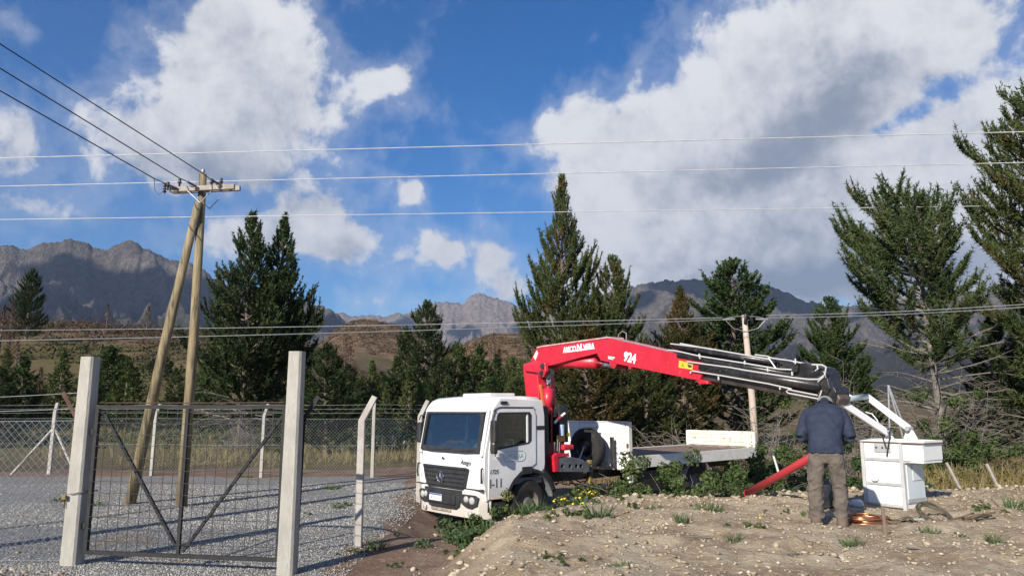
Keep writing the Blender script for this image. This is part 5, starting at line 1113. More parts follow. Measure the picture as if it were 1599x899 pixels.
# black lump added to stand in for the shadow between the legs
p = G(1300, 800, .62) + Vector((.05, .38, 0)); p.z = hz(p.x, p.y)
mb = MB(); loft(mb, [((0, 0, 0), .19, .12, 0), ((0, 0, .14), .2, .13, 0), ((0, 0, .3), .15, .1, 0), ((0, 0, .37), .09, .06, 0)], 16); lump_ = thing('leg_shade_lump', 'black lump added for the shadow between and behind the legs of the person', 'bag', p, (0, 0, .3)); remesh(mb, 'lump_body', black_plastic, .015, lump_, .04, .1, 3)
for px, py, l_ in ((1235, 862, .5), (1195, 800, .5), (1420, 860, .35), (1090, 838, .4)):
    p = G(px, py, .62); p.z = hz(p.x, p.y) + .015; o = MB().tube([(-l_ / 2, 0, 0), (0, .02, .015), (l_ / 2, -.03, 0)], [.006, .009, .004], 5).build('twig', dead_wood); o.location = p; o.rotation_euler = (0, 0, px); tag(o, 'thin dry twig on the mound ' + {1235: 'below the red pipe', 1195: 'beside the low pipe end', 1420: 'below the basket', 1090: 'below the rear wheel'}[px], 'twig', 'dry twigs on the mound')
# ------------------------------------------------------------ vegetation
pine_dark = foliage('pine_needles_dark', (.028, .048, .017), (.062, .085, .028), (.10, .105, .035), t3=(.56, .72))
pine_mid = foliage('pine_needles_mid', (.040, .062, .018), (.085, .105, .030), (.115, .085, .030), t3=(.5, .66))
pine_airy = foliage('pine_needles_light', (.045, .068, .024), (.095, .125, .045), (.12, .105, .04), t3=(.55, .7))
pine_warm = foliage('pine_needles_bronzed', (.045, .055, .018), (.085, .082, .026), (.13, .085, .030), t3=(.48, .62))
pine_green = foliage('pine_needles_green', (.032, .060, .018), (.062, .098, .030), (.10, .11, .035))
pine_lime = foliage('young_conifer_green', (.065, .095, .026), (.135, .155, .05), None)
pine_brown = foliage('brown_dead_needles', (.10, .055, .038), (.16, .095, .065), None)
bush_green = foliage('bramble_leaves', (.050, .085, .022), (.10, .14, .045), (.16, .16, .05), scale=3, t3=(.6, .72), trans=.3)
bramble_light = foliage('light_bramble_leaves', (.065, .10, .03), (.13, .165, .06), (.20, .17, .07), scale=3, t3=(.58, .7), trans=.3)
bush_dark = foliage('dark_shrub_leaves', (.03, .06, .018), (.06, .10, .03), None, scale=3)
bush_yellow = foliage('yellowing_undergrowth', (.13, .13, .03), (.24, .19, .05), (.22, .11, .05), scale=2.2, t3=(.5, .62), trans=.3)
grass_dry = foliage('dry_grass_blades', (.22, .18, .08), (.34, .28, .14), (.12, .13, .05), scale=2.5, trans=.3)
weed_green = foliage('weed_leaves', (.07, .12, .045), (.12, .17, .07), None, scale=9, trans=.3)
petal_yellow = mat('yellow_petals', (.80, .58, .03), rough=.6)

def unit(a): return a / np.maximum(np.linalg.norm(a, axis=-1, keepdims=True), 1e-9)
def tufts(P, D, L, K, w, spread, seed, fold=.55):
    """K needle blades at every tuft: thin triangles fanning forward round direction D"""
    g = np.random.default_rng(seed); n = len(P)
    D = unit(D); rnd = g.normal(size=(n, K, 3)); dirs = unit(D[:, None, :] * 1.0 + rnd * spread)
    along = g.uniform(-.5, .55, (n, K, 1)); base = P[:, None, :] + D[:, None, :] * along * L[:, None, None]
    side = unit(np.cross(dirs, g.normal(size=(n, K, 3)))); wl = w * g.uniform(.7, 1.3, (n, K, 1))
    ln = (L[:, None, None] * g.uniform(.55, 1.0, (n, K, 1))) * fold
    tip = base + dirs * ln; a = base - side * wl; b = base + side * wl
    V = np.stack([a, b, tip], 2).reshape(-1, 3); F = np.arange(len(V)).reshape(-1, 3); return V, F
def leaves(P, size, seed, N0=None):
    g = np.random.default_rng(seed); n = len(P)
    d = unit(g.normal(size=(n, 3)) + np.array([0, 0, .5])); 
    if N0 is not None: d = unit(d + N0 * .8)
    s = unit(np.cross(d, g.normal(size=(n, 3)))); t = np.cross(d, s); sz = size * g.uniform(.6, 1.35, (n, 1))
    q = [P - s * sz * .5, P + t * sz * .34 + d * sz * .1, P + s * sz * .55, P - t * sz * .34 + d * sz * .1]
    V = np.stack(q, 1).reshape(-1, 3); F = np.arange(len(V)).reshape(-1, 4); return V, F

PROFILES = {
 'pine': [(0, .50), (.12, .82), (.25, 1.), (.42, .88), (.6, .62), (.78, .34), (.9, .17), (1, .03)],
 'cone': [(0, .9), (.1, 1.), (.3, .82), (.55, .55), (.8, .27), (1, .02)],
 'open': [(0, .55), (.2, .85), (.45, 1.), (.7, .9), (.87, .6), (.96, .35), (1, .1)],
 'column': [(0, .7), (.2, 1.), (.5, .9), (.75, .6), (.92, .3), (1, .05)]}
def conifer_meshes(seed, h, rmax, base=.12, prof='pine', nb=110, tuft=.34, K=9, w=.02, up=.45, spread=.6, step=.15, dead=0, lean=0., gap=.2, twin=None, lopside=0.):
    g = random.Random(seed); pf = PROFILES[prof]
    trunk = MB(); limbs = MB(); deadmb = MB(); TP = []; TD = []; TL = []
    bend = [g.uniform(-1, 1) * .03 * h for _ in range(4)]
    def axis(z):
        t = z / h; return Vector((lean * z + bend[0] * sin(t * 3.0) * t, bend[1] * sin(t * 2.4) * t, z))
    tr = .011 * h + .05
    trunk.tube([axis(h * t) for t in np.linspace(0, .97, 12)], [tr * (1 - .93 * t) + .01 for t in np.linspace(0, 1, 12)], 8)
    for i in range(nb):
        t = base + (1 - base) * ((i + g.random()) / nb) ** .93; u = (t - base) / (1 - base)
        L = rmax * float(np.interp(u, [p[0] for p in pf], [p[1] for p in pf])) * g.uniform(.62, 1.12)
        if g.random() < gap: L *= .6
        a = i * 2.399 + g.uniform(-.5, .5); L *= 1 + lopside * cos(a)
        p0 = axis(h * t); el = g.uniform(.02, .3) + up * u; out = Vector((cos(a), sin(a), 0))
        pts = []; n = 6; p = p0.copy(); e = el; aa = a
        for k in range(n + 1):
            pts.append(p.copy()); aa += g.uniform(-.12, .12); o2 = Vector((cos(aa), sin(aa), 0))
            p = p + (o2 * cos(e) + Vector((0, 0, sin(e)))) * (L / n); e += .07 + .08 * up
        limbs.tube(pts, [max(.012, .028 * L ** .8 * (1 - k / (n + 1))) for k in range(n + 1)], 4, False)
        # side twigs
        ns = max(3, int(L / .2))
        for s in range(ns):
            f = .28 + .72 * (s + g.random()) / ns; q = pts[0].lerp(pts[-1], 0); kf = f * n; k = min(int(kf), n - 1); q = pts[k].lerp(pts[k + 1], kf - k)
            d = (pts[k + 1] - pts[k]).normalized(); sa = g.choice((-1, 1)) * g.uniform(.5, 1.1)
            d2 = (Quaternion((0, 0, 1), sa) @ d + Vector((0, 0, g.uniform(-.1, .45)))).normalized()
            l2 = min(L * .42 * (1.15 - f * .75) + .12, 1.2) * g.uniform(.7, 1.2)
            m = max(1, int(l2 / step))
            for j in range(m + 1):
                w_ = (j + g.random() * .6) / (m + .3); TP.append(q + d2 * l2 * w_ + Vector((0, 0, .18 * l2 * w_ * w_))); TD.append(d2 + Vector((0, 0, .35 * w_ + .1 + .3 * u))); TL.append(tuft * g.uniform(.75, 1.2))
        for s in range(int(L * .35 / step) + 1):
            f = 1 - .35 * s / (int(L * .35 / step) + 1); kf = min(f * n, n - .001); k = int(kf)
            TP.append(pts[k].lerp(pts[k + 1], kf - k)); TD.append((pts[k + 1] - pts[k]).normalized() + Vector((0, 0, .3))); TL.append(tuft * g.uniform(.8, 1.3))
    for j in range(6): TP.append(axis(h * (1 - .012 * j))); TD.append(Vector((g.uniform(-.2, .2), g.uniform(-.2, .2), 1))); TL.append(tuft)
    V, F = tufts(np.array(TP), np.array(TD), np.array(TL), K, w, spread, seed)
    cm = np_mesh('crown', V, F)
    for i in range(dead):
        t = g.uniform(.06, max(base * 1.35, .2)); a = g.uniform(0, 2 * pi); L = rmax * g.uniform(.5, 1.05); p = axis(h * t); e = g.uniform(-.15, .6); pts = [p.copy()]
        for k in range(6):
            a += g.uniform(-.25, .25); e += g.uniform(-.22, .15); p = p + Vector((cos(a) * cos(e), sin(a) * cos(e), sin(e))) * L / 6; pts.append(p.copy())
        deadmb.tube(pts, [.02 * L ** .7 * (1 - k / 7) + .005 for k in range(7)], 4, False)
        for s in range(int(8 * L / 1.5)):
            k = g.randint(1, 5); q = pts[k].lerp(pts[k + 1], g.random()); b = a + g.uniform(-1.3, 1.3); l = g.uniform(.2, .9); m = q + Vector((cos(b), sin(b), g.uniform(-.5, .5))) * l * .5
            deadmb.tube([q, m, m + Vector((cos(b + .4), sin(b + .4), g.uniform(-.6, .5))) * l * .5], [.009, .006, .003], 3, False)
    def mk(mb, nm):
        me = bpy.data.meshes.new(nm); me.from_pydata(mb.v, [], mb.f); me.update(); return me
    return dict(trunk=mk(trunk, 'trunk'), limbs=mk(limbs, 'limbs'), crown=cm, dead=mk(deadmb, 'dead_branches') if dead else None, h=h)
def plant_tree(name, T, x, y, z, s, rz, crown_mat, label, cat, group=None, sx=1., trunk_mat=None):
    r = thing(name, label, cat, (x, y, z), (0, 0, rz), group); r.scale = (s * sx, s * sx, s)
    def lk(nm, me, m):
        me2 = me
        if len(me.materials) == 0: me.materials.append(m)
        o = bpy.data.objects.new(nm, me2); COL.objects.link(o); o.parent = r
        if me.materials[0] != m: o.material_slots[0].link = 'OBJECT'; o.material_slots[0].material = m
        return o
    lk('trunk', T['trunk'], trunk_mat or bark); lk('limbs', T['limbs'], trunk_mat or bark)['kind'] = 'stuff'; lk('crown', T['crown'], crown_mat)
    if T['dead']: lk('dead_branches', T['dead'], dead_wood)['kind'] = 'stuff'
    return r
def at_top(px, py_top, dist):
    """ground point and tree height so the tip is seen at that place of the photo"""
    p = Y(px, py_top, dist); z = hz(p.x, p.y) - .1; return p.x, p.y, z, p.z - z

TA = conifer_meshes(11, 12, 3.1, .10, 'pine', 150, K=12, w=.03, dead=26)
TB = conifer_meshes(12, 12, 2.9, .06, 'pine', 150, K=12, w=.03, up=.6)
TC = conifer_meshes(13, 13, 3.2, .04, 'pine', 175, K=12, w=.029, up=.55)
TD_ = conifer_meshes(14, 10, 2.3, .04, 'column', 125, K=13, w=.03, up=.5)
TE = conifer_meshes(15, 10, 2.9, .33, 'open', 78, tuft=.42, K=16, w=.022, up=.38, gap=.12, dead=44, lopside=.25, spread=.85)
TF = conifer_meshes(16, 14, 3.8, .08, 'open', 118, tuft=.44, K=13, w=.026, up=.3, gap=.15, dead=30, spread=.85, step=.19)
TS = conifer_meshes(17, 6, 1.6, .03, 'cone', 80, tuft=.34, K=9, w=.05, up=.35, step=.2)
TS2 = conifer_meshes(18, 7, 1.35, .04, 'cone', 80, tuft=.3, K=9, w=.05, up=.4, step=.2)
TBR = conifer_meshes(19, 7, 1.3, .15, 'cone', 40, tuft=.3, K=6, w=.03, up=.5, step=.3, gap=.4)
def big(name, T, px, top, dist, m, label, sx=1., rz=0., tm=None):
    x, y, z, h = at_top(px, top, dist); return plant_tree(name, T, x, y, z, h / T['h'], rz, m, label, 'tree', None, sx, tm)
big('pine_tree', TA, 396, 338, 37, pine_dark, 'tall dark pine behind the gate, the left stem of the close pair', 1.12, .4)
big('pine_tree', TB, 447, 341, 38.5, pine_dark, 'tall dark pine behind the gate, the right stem of the close pair', 1.12, 2.2)
big('pine_tree', TD_, 515, 540, 34, pine_dark, 'low dark green pine behind the right gate post', 1.6, 1.)
big('pine_tree', TC, 880, 280, 31, pine_mid, 'tallest pine of the middle, pointed and dense, rising behind the red crane boom', .88, .3)
big('pine_tree', TD_, 958, 408, 31, pine_mid, 'slender pine growing close against the right flank of the tallest middle pine', .95, 2.)
big('pine_tree', TD_, 920, 505, 27, pine_warm, 'low spreading pine directly behind the lettering of the red boom', 1.75, .7)
big('pine_tree', TC, 1060, 453, 33, pine_warm, 'bronze tinged pine behind the black boom sections', 1.45, 3.)
big('pine_tree', TD_, 1005, 560, 28, pine_mid, 'low dark pine under the red boom behind the white headboard', 1.75, 4.)
big('pine_tree', TD_, 1140, 411, 36, pine_green, 'blunt topped green pine just left of the wooden pole in the brush', 1.75, 5.)
big('pine_tree', TD_, 1296, 470, 38, pine_green, 'bright green pine between the boom end and the large right pine', 1.35, 1.7)
big('pine_tree', TE, 1440, 316, 24, pine_airy, 'broad open pine with bare grey lower branches behind the white basket', 1.02, 3.1, dead_wood)
big('pine_tree', TF, 1618, 150, 22.5, pine_mid, 'largest pine at the right edge of the view, reaching over the top wires', .86, .5)
big('pine_tree', TD_, 1545, 500, 27, pine_dark, 'shaded pine filling the gap between the two large right pines', 1.5, 2.5)
big('pine_tree', TS, 1352, 588, 45, pine_green, 'small fresh green conifer seen above the white basket arms', 1.5, .2)
big('pine_tree', TD_, 670, 474, 62, pine_dark, 'lone pointed pine standing above the row of small conifers left of the crane', 1.35, .9)
big('pine_tree', TD_, 52, 422, 95, pine_dark, 'lone dark conifer on the left hillside against the mountain', 1.25, .1)
big('pine_tree', TD_, 448, 620, 33, pine_green, 'low bright conifer beside the right gate post top', 1.2, 1.3)
TL_ = [(10, 'at the left picture edge'), (40, 'left of the left gate post'), (75, 'near the left gate post'), (115, 'above the left gate post'), (150, 'right of the left gate post'), (180, 'between gate post and leaning pole'), (210, 'just left of the leaning pole'), (235, 'behind the leaning pole'), (262, 'between the two joined poles'), (305, 'right of the upright pole'), (340, 'left of the tall pine pair'), (450, 'above the right gate post'), (528, 'right of the right gate post'), (548, 'left of the lone bent post'), (566, 'above the lone bent post'), (584, 'right of the lone bent post'), (603, 'midway between bent post and cab'), (622, 'left of the cab corner post'), (640, 'above the cab corner post'), (657, 'above the left cab edge'), (672, 'below the lone pointed pine'), (690, 'above the left of the windscreen'), (703, 'above the windscreen'), (718, 'above the windscreen centre'), (731, 'left of the roof hatch'), (743, 'above the left of the roof hatch'), (754, 'above the roof hatch'), (766, 'above the roof hatch centre'), (776, 'right over the roof hatch'), (790, 'right of the roof hatch'), (802, 'above the cab door'), (817, 'left of the crane column'), (840, 'behind the crane column'), (950, 'behind the red boom')]
def treelab(bases, px, near):
    for b in bases:
        l = b + (', nearer, ' if near else ', farther, ') + min(TL_, key=lambda q: abs(q[0] - px))[1]
        if l not in USED: USED.add(l); return l
USED = set()
SM = [(543,600,52),(566,588,58),(596,582,64),(620,560,66),(640,575,60),(718,540,70),(752,545,72),(775,556,66),(798,560,74),(742,560,64),(700,590,52),(690,570,60),(815,566,70),(655,600,48),(770,590,50),(730,600,48),(605,600,50),(800,585,58),(530,580,46),(840,575,60)]
for k, (px, ty, ds) in enumerate(SM):
    x, y, z, h = at_top(px, ty, ds); T = (TS, TS2, TD_)[k % 3]
    plant_tree('small_conifer', T, x, y, z, h / T['h'], k * 1.3, (pine_lime, pine_lime, pine_green, pine_dark)[k % 4], treelab([('pale green small conifer', 'pale green small conifer', 'fresh green small conifer', 'dark small conifer')[k % 4], 'other small conifer'], px, ds < 60), 'tree', 'small conifers in a row beyond the rear fence', 1.8 if T is TD_ else 1.5)
for k, (px, ty, ds) in enumerate([(38,560,44),(15,600,36),(10,545,60),(165,556,52),(190,556,54),(235,600,56),(330,560,62),(148,600,46),(215,590,47),(70,600,50),(258,555,75),(310,590,52),(350,600,46),(265,610,50),(120,590,62),(25,585,58),(90,575,66),(205,570,72),(275,575,68),(290,600,50),(338,575,60),(180,600,44),(240,560,80),(100,548,48),(172,545,50),(5,575,42),(200,560,44),(320,585,46),(545,570,58),(580,565,60)]):
    x, y, z, h = at_top(px, ty, ds); T = (TS, TD_, TS2)[k % 3]
    plant_tree('small_conifer', T, x, y, z, h / T['h'], k * 2.3, (pine_green, pine_dark, pine_lime)[k % 3], treelab([('green bushy conifer', 'dark bushy conifer', 'pale bushy conifer')[k % 3], 'other bushy conifer'], px, ds < 53), 'tree', 'conifers dotted over the grassy slope on the left', 1.9 if T is TD_ else 1.6)
for k, (px, ty, ds) in enumerate([(20,470,88),(36,562,50),(64,575,46),(5,480,80),(75,495,100),(232,478,125),(255,505,120),(170,475,130),(140,500,128),(300,505,130),(112,500,118),(200,500,133),(540,528,125),(548,540,120),(770,520,300),(820,575,85),(272,515,122),(185,510,126),(90,515,110),(45,500,96),(322,520,124),(60,600,44),(780,545,82),(950,540,60),(14,520,66),(30,530,70)]):
    x, y, z, h = at_top(px, ty, ds)
    plant_tree('dead_conifer', TBR, x, y, z, max(h, 2.) / TBR['h'], k * 2.1, pine_brown, treelab(['reddish brown dead conifer', 'other brown dead conifer', 'third brown dead conifer'], px, ds < 100), 'tree', 'dead brown conifers along the burnt slope', 1.3 + .5 * (k % 2))

def clump_mesh(name, seed, n_cl, spread, leaf, per, flat=.6, blades=False):
    g = np.random.default_rng(seed); c = g.normal(size=(n_cl, 3)) * np.array(spread); c[:, 2] = np.abs(c[:, 2])
    r = g.uniform(.25, .5, n_cl) * min(spread[0], spread[1]) 
    d = unit(g.normal(size=(n_cl, per, 3))); rr = r[:, None, None] * g.uniform(.55, 1.1, (n_cl, per, 1)); P = c[:, None, :] + d * rr * np.array([1, 1, flat + .3]); P[:, :, 2] = np.abs(P[:, :, 2])
    V, F = leaves(P.reshape(-1, 3), leaf, seed, d.reshape(-1, 3)); return np_mesh(name, V, F)
def stems_for(seed, sx, sz, n=14):
    g = random.Random(seed); mb = MB()
    for i in range(n):
        a = g.uniform(0, 6.28); L = g.uniform(.5, 1.); p = Vector((0, 0, -.05)); pts = [p.copy()]
        for k in range(4): p = p + Vector((cos(a) * sx * .3 * L, sin(a) * sx * .3 * L, sz * .35 * L * (1 - k * .2))); a += g.uniform(-.4, .4); pts.append(p.copy())
        mb.tube(pts, [.012, .009, .007, .005, .003], 4, False)
    me = bpy.data.meshes.new('stems'); me.from_pydata(mb.v, [], mb.f); me.update(); return me
def bush(name, x, y, seed, spread, leaf, n_cl, per, m, label, group=None, z=None, cat='shrub'):
    r = thing(name, label, cat, (x, y, (hz(x, y) if z is None else z) - .03), (0, 0, seed * 1.1), group)
    link('leaves', clump_mesh('leaves', seed, n_cl, spread, leaf, per), m, r)
    link('stems', stems_for(seed, spread[0] * 1.8, spread[2] * 1.6), dead_wood, r)
    return r
# brambles between mound and truck
def gpx(px, py, z): p = G(px, py, z); return p.x, p.y
bush('bramble_bush', 2.75, 13.75, 3, (.78, .42, .50), .058, 74, 180, bramble_light, 'big leafy bramble in front of the truck bed at the edge of the dirt mound')
bush('bramble_bush', 1.65, 13.5, 4, (.40, .3, .28), .058, 30, 150, bush_green, 'leafy bramble left of the big one, below the crane stabiliser')
bush('bramble_bush', 4.9, 15.2, 5, (.6, .4, .52), .062, 44, 150, bush_green, 'bramble behind the red pipe below the rear end of the bed')
bush('bramble_bush', 6.7, 15.2, 6, (.6, .4, .5), .062, 40, 150, bush_dark, 'tall dark bramble behind the standing person')
bush('bramble_bush', 6.0, 16.6, 62, (.6, .4, .7), .062, 44, 150, bush_green, 'high shrub right behind the rear corner of the bed')
bush('bramble_bush', 7.7, 14.4, 63, (.45, .35, .28), .062, 26, 130, bush_dark, 'low shrub between the person and the white basket')
bush('bramble_bush', -.35, 12.7, 7, (.42, .3, .2), .055, 26, 130, bush_green, 'bramble growing under the right headlight of the truck')
bush('bramble_bush', .25, 12.5, 8, (.36, .24, .26), .05, 26, 120, bush_green, 'low bramble on the mound edge before the front wheel')
bush('bramble_bush', -.75, 11.6, 9, (.28, .4, .12), .045, 22, 110, weed_green, 'low green weeds on the left flank of the mound', cat='weeds')
bush('leafy_shrub', 13.4, 22.3, 64, (.7, .6, .8), .09, 44, 130, bush_green, 'rounded bright green shrub under the large right pine')
bush('leafy_shrub', 8.5, 10.9, 65, (.38, .25, .12), .05, 24, 130, weed_green, 'low spreading green plant on the stony ground right of the basket')
bush('leafy_shrub', 7.4, 10.2, 66, (.2, .15, .07), .045, 10, 90, weed_green, 'small flat green plant right of the black cable coil')
# undergrowth as masses
def patch(name, pts, seed, leaf, per, rad, m, hgt):
    g = np.random.default_rng(seed); P = np.asarray(pts); n = len(P)
    d = unit(g.normal(size=(n, per, 3))); rr = rad * g.uniform(.5, 1.1, (n, per, 1)); Q = P[:, None, :] + d * rr * np.array([1, 1, hgt]); Q[:, :, 2] = np.maximum(Q[:, :, 2], P[:, None, 2])
    V, F = leaves(Q.reshape(-1, 3), leaf, seed, d.reshape(-1, 3)); return tag(link(name, np_mesh(name, V, F), m), kind='stuff')
def pts_in(n, fx, fy, seed, keep=None):
    g = np.random.default_rng(seed); x = g.uniform(*fx, n); y = g.uniform(*fy, n)
    if keep is not None: k = keep(x, y, g.random(n)); x, y = x[k], y[k]
    return np.stack([x, y, Hh(x, y)], -1)
patch('undergrowth', pts_in(1150, (7.8, 22), (14.6, 27), 1, lambda x, y, q: q < .9), 1, .075, 46, .34, bush_yellow, .9)
patch('undergrowth', pts_in(420, (0, 8), (21, 30), 2, lambda x, y, q: y > 22.5 + .45 * (x - 1)), 2, .085, 44, .42, bush_yellow, 1.1)
patch('undergrowth', pts_in(260, (3, 9), (15.2, 18.5), 8, lambda x, y, q: y < 13.6 + .45 * x), 8, .06, 50, .3, bush_green, .9)
patch('undergrowth', pts_in(500, (-30, 2), (36, 60), 3, lambda x, y, q: (np.abs(x) < .8 * y) & (fbm(x * .13, y * .13, 3, 19) > -.05)), 3, .2, 40, 1.0, bush_dark, .8)
patch('hill_scrub', pts_in(4600, (-105, -6), (45, 170), 4, lambda x, y, q: (np.abs(x) < .8 * y) & (fbm(x * .13, y * .13, 3, 9) > -.12 + .1 * (y > 95))), 4, .36, 34, 1.5, foliage('hill_scrub_leaves', (.03, .045, .015), (.075, .08, .03), (.14, .075, .04), scale=.25, t3=(.54, .62)), .7)
patch('burnt_scrub', pts_in(2300, (-130, -8), (95, 200), 5, lambda x, y, q: (np.abs(x) < .8 * y) & (np.hypot(x, y) > 108)), 5, .34, 26, 1.5, foliage('burnt_scrub_leaves', (.075, .045, .035), (.14, .085, .06), (.09, .08, .04), scale=.06), 1.3)
patch('hill_scrub', pts_in(3600, (-130, 90), (280, 450), 6, lambda x, y, q: fbm(x * .03, y * .03, 3, 6) > -.3), 6, .8, 16, 1.9, foliage('hill_scrub_brown', (.075, .055, .03), (.17, .11, .06), (.045, .05, .022), scale=.12), .7)
patch('far_trees', pts_in(900, (20, 330), (260, 520), 7, lambda x, y, q: np.abs(x) < .8 * y), 7, 1.6, 16, 4.5, foliage('far_tree_leaves', (.05, .06, .025), (.09, .085, .04), None, scale=.02), 1.4)

def grass(name, pts, seed, hgt, K, w, m, spread=.35):
    V, F = tufts(pts, np.tile(np.array([[0, 0, 1.]]), (len(pts), 1)), np.full(len(pts), hgt) * np.random.default_rng(seed).uniform(.5, 1.3, len(pts)), K, w, spread, seed, 1.)
    return tag(link(name, np_mesh(name, V, F), m), kind='stuff')
grass('grass', pts_in(9000, (-30, 2), (25.5, 44), 21, lambda x, y, q: (np.abs(x) < .78 * y) & (q < sst(25, 28, y - .04 * x) * (.3 + fbm(x * .3, y * .3, 3, 4)))), 21, .42, 7, .012, grass_dry)
grass('grass', pts_in(5000, (6.5, 24), (14.2, 30), 22, lambda x, y, q: np.abs(x) < .8 * y), 22, .38, 7, .01, grass_dry)
grass('grass', pts_in(2600, (-.5, 9), (22, 32), 23), 23, .4, 7, .012, grass_dry)
# dead grey brush behind the boom
def dead_brush(x, y, seed, r, h, label, n=70):
    g = random.Random(seed); mb = MB(); z = hz(x, y)
    for i in range(n):
        a = g.uniform(0, 6.28); e = g.uniform(.5, 1.35); L = r * g.uniform(.6, 1.3); p = Vector((g.uniform(-.3, .3) * r, g.uniform(-.3, .3) * r, 0)); pts = [p.copy()]
        for k in range(6):
            a += g.uniform(-.35, .35); e += g.uniform(-.4, .22); p = p + Vector((cos(a) * cos(e), sin(a) * cos(e), sin(e) * h / r)) * L / 5; p.z = max(p.z, .02); pts.append(p.copy())
        mb.tube(pts, [.022, .017, .013, .01, .008, .006, .004], 4, False)
        for s in range(9):
            k = g.randint(1, 5); q = pts[k].lerp(pts[k + 1], g.random()); b = g.uniform(0, 6.28); l = g.uniform(.25, .8); m = q + Vector((cos(b), sin(b), g.uniform(-.3, .8))) * l * .5
            mb.tube([q, m, m + Vector((cos(b + .5), sin(b + .5), g.uniform(-.5, .6))) * l * .5], [.008, .006, .004], 3, False)
    r_ = thing('dead_brush', label, 'brush', (x, y, z)); o = mb.build('twigs', dead_wood, r_, recalc=False); o['kind'] = 'stuff'
dead_brush(8.2, 24, 1, 1.7, 2.0, 'tangle of grey dead branches right of the wooden pole')
dead_brush(5.6, 25, 2, 1.6, 1.6, 'tangle of grey dead branches left of the wooden pole behind the rusty tailgate', 60)
dead_brush(9.6, 21.5, 3, 1.4, 1.7, 'grey dead branches behind the standing person and the boom end', 60)
dead_brush(13.6, 23.2, 4, 1.7, 2.2, 'high grey dead branches under the open right pine', 60)
dead_brush(15.8, 21.6, 5, 1.5, 2.0, 'grey dead branches at the right edge below the largest pine', 60)
dead_brush(-12.5, 35, 6, 1.5, 1.5, 'bleached dead branches at the foot of the left pine pair', 40)
dead_brush(12.2, 27, 7, 1.8, 2.4, 'grey dead branches seen between the basket arms and the open pine', 60)
bush('leafy_shrub', 9.0, 22.5, 71, (.7, .6, .8), .09, 34, 110, bush_dark, 'dark green shrub in the dead brush behind the boom end')
bush('leafy_shrub', 11.3, 22.5, 72, (.5, .5, .6), .09, 30, 110, bush_green, 'green shrub left of the basket arms among dead branches')
bush('leafy_shrub', 7.0, 23.0, 73, (.7, .5, .5), .09, 30, 110, bush_dark, 'dark shrub behind the rusty tailgate')
# small weeds on the mound and in the gravel
def weed_mesh(seed, r, h, n, leaf):
    g = np.random.default_rng(seed); a = g.uniform(0, 2 * pi, n); rr = r * np.sqrt(g.random(n)); P = np.stack([np.cos(a) * rr, np.sin(a) * rr, 0 * a], -1)
    D = np.stack([np.cos(a) * rr / r * .9, np.sin(a) * rr / r * .9, 0 * a + 1], -1)
    V, F = tufts(P, D, np.full(n, h) * g.uniform(.6, 1.2, n), 4, leaf, .3, seed, 1.); return np_mesh('weed', V, F)
WM = [weed_mesh(0, .16, .15, 50, .011), clump_mesh('weed', 301, 9, (.10, .10, .035), .034, 30), weed_mesh(2, .11, .2, 26, .010), clump_mesh('weed', 303, 6, (.07, .08, .05), .028, 34), weed_mesh(5, .2, .09, 46, .012)]
def flowers(p, seed, n, r, h, parent):
    g = random.Random(seed); mb = MB()
    for i in range(n):
        c = Vector((g.uniform(-r, r), g.uniform(-r, r), h * g.uniform(.8, 1.25))); M = Matrix.Translation(c) @ Quaternion((g.uniform(-1, 1), g.uniform(-1, 1), 0), .5).to_matrix().to_4x4()
        mb.lathe([(.0, .005), (.009, .006), (.015, .0)], M, 7)
    mb.build('flower', petal_yellow, parent, recalc=False)['kind'] = 'stuff'
USED_ = 1
LM = [(20, 'the left picture edge'), (112, 'the left gate post'), (200, 'the foot of the leaning pole'), (285, 'the gate centre'), (370, 'the right half of the gate'), (448, 'the right gate post'), (510, 'the gap right of the gate'), (559, 'the lone bent post'), (610, 'the bare earth strip'), (660, 'the left bumper end'), (705, 'the number plate'), (750, 'the near headlight'), (790, 'the cab door'), (835, 'the front wheel'), (872, 'the crane stabiliser'), (910, 'the spare wheel'), (955, 'the white headboard'), (1010, 'the big bramble'), (1060, 'the middle of the bed'), (1110, 'the rear wheel'), (1165, 'the low end of the red pipe'), (1225, 'the red pipe'), (1270, 'the left boot'), (1310, 'the right boot'), (1350, 'the copper coil'), (1385, 'the wooden peg'), (1420, 'the basket corner'), (1460, 'the dark cable coil'), (1510, 'the cable scraps'), (1555, 'the second stake'), (1595, 'the right picture edge')]
def where(px, py):
    d = 'close to the picture bottom, below' if py > 872 else ('well below' if py > 852 else ('a little below' if py > 832 else ('just below' if py > 806 else 'level with')))
    return d + ' ' + min(LM, key=lambda l: abs(l[0] - px))[1]
def uniq(bases, px, py):
    for b in bases:
        l = b + ' ' + where(px, py)
        if l not in USED: USED.add(l); return l
    return None
